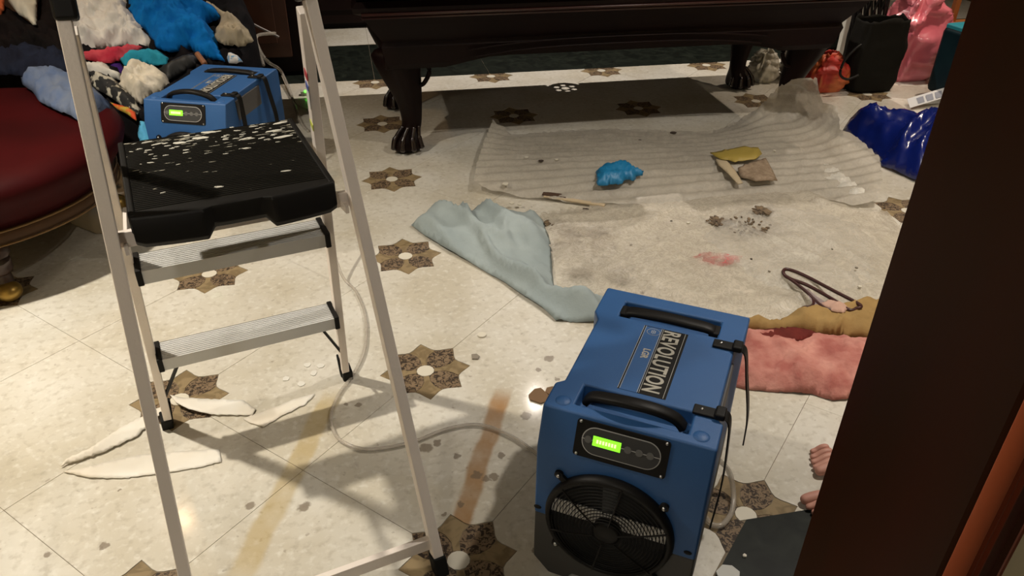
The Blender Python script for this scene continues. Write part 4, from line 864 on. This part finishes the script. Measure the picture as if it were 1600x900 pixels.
chip(842, 620, .034, mat('brown_petal', (.16, .09, .04), .5), 'loose brown marble petal lying left of the foreground dehumidifier', 'tile fragment', nv=7, name='loose_petal'); chip(862, 612, .02, MATS['brown_petal'], 'smaller brown marble piece touching the foreground dehumidifier', 'tile fragment', nv=6, name='loose_petal')
M_RUB = mat('wet_rubble', (.055, .035, .02), .8, col2=(.16, .11, .06), nscale=60)
for k, (px, py, r, lab) in enumerate([(882, 388, .035, 'brown wet rubble at the right edge of the grey-blue drop cloth'), (908, 428, .030, 'brown rubble clump above the fold of the drop cloth'), (972, 430, .045, 'dark rubble clump just behind the foreground dehumidifier'), (1170, 352, .07, 'round dark rubble patch in the middle of the clear film'), (1122, 346, .035, 'pale brown rubble left of the round dark patch'), (930, 405, .03, 'brown rubble clump between the drop cloth and the red netting'), (1190, 330, .03, 'thin brown rubble streak above the round dark patch'), (868, 350, .03, 'brown rubble by the upper right corner of the drop cloth')]):
    bm = bmesh.new(); c = at(px, py, on('plastic_film', px, py, -.004))
    for q in range(46):
        a_ = rd.uniform(0, 6.28); rr_ = r*math.sqrt(rd.random()); e = rd.uniform(.003, .009)
        bmesh.ops.create_icosphere(bm, subdivisions=1, radius=1, matrix=Matrix.Translation((rr_*math.cos(a_)*1.2, rr_*math.sin(a_), .003)) @ Matrix.Rotation(a_, 4, 'Z') @ Matrix.Diagonal((e*1.8, e, .004, 1)))
    o = obj('rubble', bm, M_RUB); o.location = c; tag(o, lab, 'rubble', 'wet rubble caught in the clear film', 'stuff')
for k in range(26):
    px = rd.uniform(860, 1350); py = rd.uniform(330, 480); chip(px, py, rd.uniform(.003, .008), rd.choice([M_CHIPW, M_CHIPD, M_CHIPG]), 'tiny chip scattered on the clear film', 'debris', 'tiny chips on the clear film', nv=5, over='plastic_film')
for (px, py, r) in [(790, 288, .015), (822, 246, .010), (845, 252, .012), (870, 250, .008), (1052, 208, .016), (1000, 220, .008), (1165, 250, .010), (1210, 236, .008), (1125, 345, .012), (1108, 345, .01), (915, 328, .012), (800, 318, .012), (812, 320, .01)]:
    chip(px, py, r, rd.choice([M_CHIPW, M_CHIPW, M_CHIPD]), 'small plaster crumb lying on the ribbed foam sheet', 'debris', 'plaster crumbs on the foam sheet', over='foam_sheet', nv=6, name='plaster_crumb')
for (px, py) in [(447, 592), (480, 570), (500, 572), (490, 583), (470, 600)]:
    chip(px, py, .012, mat('wet_paper', (.66, .64, .58), .3), 'wet white paper scrap left of the right far ladder foot', 'paper', 'wet paper scraps by the ladder foot', nv=7, name='paper_scrap', h=.0012)
# torn cream strips by the left ladder foot
M_STRIP = mat('paper_strip', (.72, .70, .64), .6, col2=(.66, .60, .50), nscale=6)
def strip_(name, out, label, seed, **k): o = drape(name, out, M_STRIP, step=5, dome=.0, fold=.002, freq=6, seed=seed, thick=.0015, wob=2, **k); tag(o, label, 'paper strip', 'torn cream strips by the left ladder foot')
strip_('torn_strip', [(99, 738, .002), (130, 732, .010), (170, 722, .006), (215, 712, .002), (280, 706, .002), (343, 702, .002), (346, 722, .002), (310, 731, .002), (250, 741, .002), (190, 748, .002), (140, 747, .004)], 'long torn cream strip pointing left, nearest the camera', 1)
strip_('torn_strip', [(94, 730, .004), (104, 718, .012), (140, 702, .016), (190, 668, .014), (235, 645, .01), (262, 628, .004), (262, 642, .004), (235, 662, .004), (215, 682, .004), (190, 694, .004), (155, 710, .004), (120, 722, .004)], 'torn cream strip slanting up to the left far ladder foot', 2)
strip_('torn_strip', [(266, 618, .02), (285, 622, .016), (320, 624, .010), (380, 626, .006), (400, 640, .003), (395, 650, .002), (330, 648, .006), (295, 640, .012), (276, 630, .018)], 'curled cream strip lying over the medallion at the ladder foot', 3)
strip_('torn_strip', [(380, 655, .002), (420, 640, .002), (460, 624, .002), (492, 616, .002), (478, 632, .002), (445, 648, .002), (412, 668, .002), (392, 662, .002)], 'cream strip lying furthest right of the torn strips', 4)

# hanger, cloths and towel on the right
M_HANG = mat('hanger_brown', (.045, .012, .010), .35)
T = empty('coat_hanger', at(1285, 460, .0)); tag(T, 'dark brown plastic coat hanger lying above the tan cloth', 'coat hanger')
def hp_(x, y, z=.045): return rel(at(x, y, z), T)
tubeo('frame', [hp_(1224, 423), hp_(1232, 421), hp_(1256, 430), hp_(1300, 453), hp_(1343, 476), hp_(1338, 482), hp_(1326, 484), hp_(1298, 466), hp_(1262, 446), hp_(1236, 436), hp_(1226, 430)], .0058, M_HANG, T, closed=True)
tubeo('shoulder_bar', [hp_(1230, 433), hp_(1248, 446), hp_(1262, 458), hp_(1272, 468), hp_(1290, 482), hp_(1316, 486)], .0052, M_HANG, T)
tubeo('hook', [hp_(1270, 466), hp_(1271, 474), hp_(1266, 479), hp_(1256, 480), hp_(1251, 485), hp_(1253, 491), hp_(1260, 493), hp_(1264, 490)], .0045, M_HANG, T)
bm = bmesh.new(); q = [at(x, y, .046) for x, y in ((1256, 448), (1298, 478), (1272, 478), (1266, 468))]; vv = [bm.verts.new(rel(p, T)) for p in q]; bm.faces.new(vv); o = obj('plastic_web', bm, film_material('grey_web', (.38, .30, .32), .6, .8, .15, 20), T)
o = drape('pink_towel', [(1150, 520), (1182, 521), (1240, 523), (1290, 526), (1350, 532), (1420, 540), (1410, 640), (1340, 625), (1300, 628), (1270, 618), (1210, 614), (1165, 610), (1130, 600)], cloth('pink_terry', (.36, .12, .10), (.56, .27, .22), nscale=14, bump=.9, bscale=70), step=5, dome=.035, fall=.06, fold=.018, freq=7, ang=.1, an=.3, seed=62, fold2=.5); tag(o, 'salmon pink fluffy towel on the floor behind the foreground dehumidifier', 'towel')
o = drape('dark_red_towel', [(1172, 534), (1200, 530), (1235, 528), (1262, 532), (1275, 538), (1250, 548), (1222, 552), (1195, 556), (1174, 556)], cloth('dark_red_terry', (.16, .025, .02), (.08, .015, .012)), step=4, dome=.012, fold=.01, seed=63, lift=.038, thick=.002); tag(o, 'dark red fold of cloth on the pink towel', 'cloth')
o = drape('tan_cloth', [(1150, 505), (1190, 508), (1214, 506), (1240, 494), (1270, 490), (1292, 496), (1318, 486), (1345, 477), (1400, 474), (1420, 540), (1345, 530), (1290, 526), (1240, 522), (1180, 522), (1150, 520)], cloth('tan_canvas', (.34, .22, .085), (.28, .18, .07)), step=5, dome=.03, fall=.03, fold=.018, freq=9, ang=.3, an=.4, seed=64); tag(o, 'tan canvas cloth between the coat hanger and the pink towel', 'cloth')
o = drape('pink_rag', [(1275, 492), (1290, 487), (1308, 490), (1322, 500), (1312, 508), (1295, 506)], cloth('pale_pink', (.50, .32, .25)), step=3, dome=.01, fold=.01, seed=65, lift=.045); tag(o, 'pale pink rag at the coat hanger hook', 'rag')

# blue bag, tote, pink bag, suitcase, label
o = drape('blue_plastic_bag', [(1316, 205, .02), (1328, 186, .06), (1345, 170, .12), (1358, 163, .15), (1378, 170, .15), (1400, 178, .12), (1428, 184, .12), (1460, 172, .15), (1490, 172, .14), (1500, 220, .08), (1490, 280, .0), (1460, 292, .0), (1432, 286, 0), (1400, 272, 0), (1378, 262, 0), (1360, 240, 0), (1340, 228, 0), (1322, 216, 0)], mat('navy_plastic', (.004, .012, .13), .25, coat=.3, bump=.2, bscale=20), step=6, dome=.06, fall=.12, fold=.04, freq=7, ang=.9, seed=72, fold2=.4); tag(o, 'shiny dark blue plastic bag on the floor beside the door jamb', 'plastic bag')
def sack(name, loc, w, d, h, m, label, cat, seed, amp=.03, taper=.8, top=.5, rz=0, freq=7):
    bm = bmesh.new(); n, k = 40, 26; rings = []
    for j in range(k+1):
        t = j/k; s = (1-.12*(1-t)**6)*(1+.08*math.sin(t*3))*(1-(1-taper)*t); 
        if t > top: s *= 1-.55*((t-top)/(1-top))**1.5
        ring = []
        for i in range(n):
            a = 2*math.pi*i/n; ca, sa = math.cos(a), math.sin(a); e = .5
            x = math.copysign(abs(ca)**e, ca)*w/2*s; y = math.copysign(abs(sa)**e, sa)*d/2*s
            r_ = amp*(ridge(a*.25+x*2, t*h*2+y, seed, .9, freq, .5)-.3)*(min(1, t*6)); q = Vector((x, y, 0)).normalized()
            ring.append(bm.verts.new((x+q.x*r_, y+q.y*r_, t*h+(.03*noise.noise(Vector((a*2, seed, 0))) if j == k else 0))))
        rings.append(ring)
    for a, b in zip(rings, rings[1:]):
        for i in range(n): bm.faces.new((a[i], a[(i+1) % n], b[(i+1) % n], b[i]))
    bm.faces.new(rings[0][::-1]); o = obj(name, bm, m, smooth=True); o.location = loc; o.rotation_euler = (0, 0, rz); tag(o, label, cat); md = o.modifiers.new('s', 'SOLIDIFY'); md.thickness = .003; return o
T = empty('tote_bag', (3.345, 2.72, 0)); tag(T, 'black fabric tote bag standing at the right end of the pool table', 'bag')
o = sack('body', (0, 0, 0), .275, .15, .385, mat('black_canvas', (.009, .008, .006), .8, spec=.12, bump=.3, bscale=40), None, None, 5, amp=.012, taper=.97, top=1, freq=4); o.parent = T
o = tubeo('handle', [(-.15, -.07, .27), (-.19, -.08, .25), (-.235, -.08, .19), (-.24, -.08, .12), (-.19, -.08, .09), (-.13, -.08, .11)], .007, M_BLK, T)
o = sack('red_bag', (3.10, 2.77, 0), .19, .16, .20, mat('red_print', (.48, .03, .02), .5, col2=(.6, .16, .05), nscale=9, fac=(.45, .6)), 'red and orange printed bag left of the black tote bag', 'bag', 15, amp=.04, taper=.9, top=.4)
o = sack('clear_bag', (3.04, 2.95, 0), .14, .14, .34, film_material('grey_clear', (.42, .38, .33), .6, .9, .25, 8), 'greyish clear plastic bag between the pool table leg and the red bag', 'plastic bag', 25, amp=.05, taper=.8, top=.5)
o = sack('pink_bag', (3.69, 2.90, 0), .28, .24, .46, mat('pink_plastic', (.62, .13, .17), .3, col2=(.72, .22, .26), nscale=4, coat=.2), 'glossy pink plastic bag behind the black tote bag', 'plastic bag', 35, amp=.08, taper=.92, top=.55, freq=5)
T = empty('wire_basket', (3.46, 3.02, 0)); tag(T, 'dark lattice basket standing behind the tote bag', 'basket')
bm = bmesh.new(); 
for k in range(14):
    a = 2*math.pi*k/14
    for sgn in (-1, 1): tube(bm, [Vector((.085*math.cos(a+sgn*t*1.4), .085*math.sin(a+sgn*t*1.4), .05+t*.6)) for t in (0, .25, .5, .75, 1)], .007, 5)
obj('lattice', bm, M_BLK, T)['kind'] = 'stuff'
bm = bmesh.new(); lathe(bm, [(.09, 0), (.095, .05), (.085, .05), (.08, .01)], seg=20); lathe(bm, [(.085, .63), (.095, .63), (.095, .66), (.085, .66)], seg=20); obj('hoops', bm, M_BLK, T)
T = empty('white_chair', (3.62, 3.35, 0)); tag(T, 'white plastic item standing behind the tote bag', 'plastic chair')
boxo('seat', (0, 0, .38), (.40, .36, .03), mat('white_plastic', (.70, .68, .60), .4), T, bev=.01); boxo('backrest', (.0, .16, .56), (.38, .03, .34), MATS['white_plastic'], T, bev=.012)
for sx in (-1, 1):
    for sy in (-1, 1): boxo('leg', (sx*.17, sy*.15, .19), (.035, .035, .38), MATS['white_plastic'], T, bev=.005)
T = empty('suitcase', (3.73, 2.44, 0), math.radians(8)); tag(T, 'teal suitcase standing upright against the door jamb side', 'suitcase')
boxo('shell', (0, 0, .195), (.20, .34, .35), mat('teal_shell', (.001, .010, .016), .5, col2=(.004, .018, .024), nscale=8, spec=.2), T, bev=.03)
boxo('top_trim', (0, 0, .368), (.18, .32, .03), mat('bright_teal', (.02, .22, .28), .4), T, bev=.01)
for y in (-.12, .12): boxo('wheel', (0, y, .012), (.05, .03, .026), M_BLK, T, bev=.006)
bm = bmesh.new(); lathe(bm, [(.022, 0), (.026, .001), (.026, .004), (.010, .006), (.0001, .006)], seg=20); bmesh.ops.transform(bm, matrix=Matrix.Translation((-.06, -.171, .20)) @ Matrix.Rotation(math.pi/2, 4, 'X'), verts=bm.verts); obj('badge', bm, mat('badge_pink', (.35, .12, .18), .4), T)
T = empty('luggage_tag', at(1448, 153, .05)); tag(T, 'white paper luggage strip with grey stripes in front of the suitcase', 'paper tag')
bm = bmesh.new(); q = [at(1417, 155, .03), at(1422, 169, .012), at(1485, 150, .05), at(1483, 135, .08)]; vv = [bm.verts.new(rel(p, T)) for p in q]; bm.faces.new(vv); o = obj('strip', bm, mat('label_white', (.50, .50, .50), .6), T); md = o.modifiers.new('s', 'SOLIDIFY'); md.thickness = .002
bm = bmesh.new()
for k in range(3):
    a0, a1 = (.20+k*.22), (.36+k*.22); A, B_, C_, D_ = q[0], q[1], q[2], q[3]
    pt = lambda u, v: (A.lerp(D_, u)).lerp(B_.lerp(C_, u), v)+Vector((0, -.003, .002))
    bm.faces.new([bm.verts.new(rel(pt(*uv), T)) for uv in ((a0, .18), (a1, .18), (a1, .82), (a0, .82))])
obj('print', bm, mat('label_print', (.20, .21, .25), .6), T)
T = empty('bottle', (4.03, 2.85, .281)); tag(T, 'clear glass bottle with a red label standing on the small shelf', 'bottle')
bm = bmesh.new(); lathe(bm, [(.0001, 0), (.045, 0), (.048, .01), (.048, .13), (.03, .17), (.016, .19), (.016, .24), (.0001, .24)], seg=24); obj('glass', bm, mat('grey_glass', (.35, .32, .26), .1, alpha=.8), T, smooth=True)
bm = bmesh.new(); lathe(bm, [(.0488, .03), (.0492, .03), (.0492, .08), (.0488, .08)], seg=24); obj('paper_label', bm, mat('red_label', (.5, .04, .03), .5), T)
T = empty('small_shelf', (4.22, 2.87, 0)); tag(T, 'orange-brown wooden shelf unit behind the suitcase', 'shelf')
boxo('board', (0, 0, .265), (.5, .3, .03), mat('orange_wood', (.32, .11, .03), .4), T)
for sx in (-1, 1): boxo('side', (sx*.235, 0, .125), (.03, .3, .25), MATS['orange_wood'], T); boxo('post', (sx*.235+.0, .12, .55), (.03, .03, .54), MATS['orange_wood'], T)
o = sack('white_crumpled_bag', (2.83, 2.74+.22, 0), .10, .10, .17, film_material('bag_film', (.62, .58, .48), .8, .95, .3, 12), 'small crumpled white plastic bag between two pool table legs', 'plastic bag', 45, amp=.05, taper=.8, top=.5)
hose([tuple(at(1148, 125, .004)), tuple(at(1180, 117, .004)), tuple(at(1205, 113, .004)), tuple(at(1232, 117, .004))], .003, 'thin cord lying on the floor by the far right pool table leg', mat('tan_cord', (.3, .22, .12), .6), 'cord', 'cord')
# bric-a-brac at the foot of the far wall behind the pool table
T = empty('iron_fender', (3.1, 3.72, 0)); tag(T, 'dark wrought iron scrollwork low behind the pool table', 'ironwork')
for k in range(7):
    tubeo('scroll', [(-.6+k*.2+.06*t/6*math.cos(t), 0, .09+.06*t/6*math.sin(t)) for t in range(1, 9)], .008, M_BLK, T, n=3)
boxo('base_bar', (0, 0, .012), (1.5, .03, .024), M_BLK, T)

# ================================================================== PERSON BEHIND THE JAMB
def person():
    T = empty('person', (1.562, -.012, 0)); tag(T, 'barefoot person standing behind the door jamb, toes just showing', 'person')
    sk = mat('skin', (.50, .24, .18), .55, col2=(.55, .28, .21), nscale=12)
    def skin(name, verts, edges, radii, m, parent, sub=2):
        me = bpy.data.meshes.new(name); me.from_pydata(verts, edges, []); o = link(name, me, m, parent)
        md = o.modifiers.new('skin', 'SKIN'); md.use_smooth_shade = True
        for i, r in enumerate(radii): me.skin_vertices[0].data[i].radius = (r, r) if not isinstance(r, tuple) else r
        me.skin_vertices[0].data[0].use_root = True
        s = o.modifiers.new('sub', 'SUBSURF'); s.levels = sub; s.render_levels = sub; return o
    V = []; E = []; Rd = []
    def add(p, r, par=None):
        V.append(p); Rd.append(r)
        if par is not None: E.append((par, len(V)-1))
        return len(V)-1
    pel = add((.24, .0, .93), .13); ab = add((.24, 0, 1.08), .12, pel); ch = add((.245, 0, 1.27), (.14, .11), ab); nk = add((.24, 0, 1.43), .06, ch); n2 = add((.225, 0, 1.50), .052, nk); hd = add((.215, 0, 1.58), .085, n2); ht = add((.22, 0, 1.67), .075, hd)
    feet = []
    for s, dy, fx in ((1, .128, 0), (-1, -.02, -.08)):
        hip = add((.24, s*.09, .86), .09, pel); kn = add((.20+fx*.6, dy, .48), .058, hip); an = add((.16+fx, dy, .09), .036, kn); hl = add((.185+fx, dy, .035), .030, an); bl = add((.045+fx, dy, .028), (.038, .022), an)
        sh = add((.255, s*.17, 1.38), .055, ch); el = add((.33, s*.215, 1.10), .040, sh); wr = add((.30, s*.20, .87), .028, el); pm = add((.28, s*.20, .80), .026, wr); feet.append((s, dy, fx)); 
    body = skin('body', V, E, Rd, sk, T)
    # toes and fingers as their own chains, rooted in the foot and the palm
    for s, dy, fx in feet:
        for k in range(5):
            off = (-s)*(.034-k*.0165); L_ = (.0, -.004, -.010, -.018, -.028)[k]; r = (.0135, .0095, .009, .0085, .0085)[k]
            big = (.0145 if k == 0 else r)
            skin('toe', [(.045+fx, dy+off*.8, .024), (.012-L_*.6+fx, dy+off, .022), (-.012-L_+fx, dy+off*1.05, big+.001), (-.028-L_+fx, dy+off*1.05, big*.9)], [(0, 1), (1, 2), (2, 3)], [big*1.1, big, big, big*.75], sk, body, 2)
        for k in range(5):
            a = (k-2)*.014; skin('finger', [(.28, s*.20, .80), (.27+a, s*.205, .765), (.265+a, s*.202, .735), (.27+a, s*.195, .71)] if k < 4 else [(.28, s*.20, .82), (.245, s*.19, .80), (.235, s*.185, .775)], [(0, 1), (1, 2), (2, 3)] if k < 4 else [(0, 1), (1, 2)], [.010, .009, .008, .007][:4 if k < 4 else 3], sk, body, 1)
    bm = bmesh.new()
    lathe(bm, [(.19, .62), (.175, .9), (.16, 1.05), (.185, 1.25), (.185, 1.36), (.10, 1.43), (.065, 1.44)], (.24, 0, 0), 28)
    for v in bm.verts: v.co.x = .24+(v.co.x-.24)*.72
    obj('shirt', bm, mat('grey_shirt', (.12, .12, .14), .8), T, smooth=True)
    for s, dy, fx in feet:
        bm = bmesh.new(); tube(bm, catmull([(.24, s*.085, .88), (.205+fx*.6, dy, .48), (.17+fx, dy, .20)], 6), [.105, .10, .098, .094, .088, .082, .078, .074, .070, .066, .062, .058, .055], 16); obj('trouser_leg', bm, mat('dark_trousers', (.03, .03, .04), .85), T, smooth=True)
    bm = bmesh.new(); bmesh.ops.create_uvsphere(bm, u_segments=20, v_segments=14, radius=1, matrix=Matrix.Translation((.245, 0, 1.645)) @ Matrix.Diagonal((.098, .090, .10, 1))); obj('hair', bm, mat('dark_hair', (.02, .012, .008), .7), T, smooth=True)
    for s in (-1, 1):
        bm = bmesh.new(); bmesh.ops.create_uvsphere(bm, u_segments=12, v_segments=8, radius=.012, matrix=Matrix.Translation((.136, s*.03, 1.60))); obj('eye', bm, mat('eye_white', (.7, .7, .68), .3), T, smooth=True)
        bm = bmesh.new(); bmesh.ops.create_uvsphere(bm, u_segments=10, v_segments=8, radius=1, matrix=Matrix.Translation((.22, s*.09, 1.59)) @ Matrix.Diagonal((.018, .008, .03, 1))); obj('ear', bm, sk, T, smooth=True)
    bm = bmesh.new(); cyl(bm, (.135, 0, 1.59), (.118, 0, 1.565), .009, .014, 10); obj('nose', bm, sk, T, smooth=True)
    bm = bmesh.new(); bmesh.ops.create_uvsphere(bm, u_segments=12, v_segments=6, radius=1, matrix=Matrix.Translation((.136, 0, 1.535)) @ Matrix.Diagonal((.008, .022, .006, 1))); obj('mouth', bm, mat('lips', (.4, .12, .1), .5), T, smooth=True)
person()
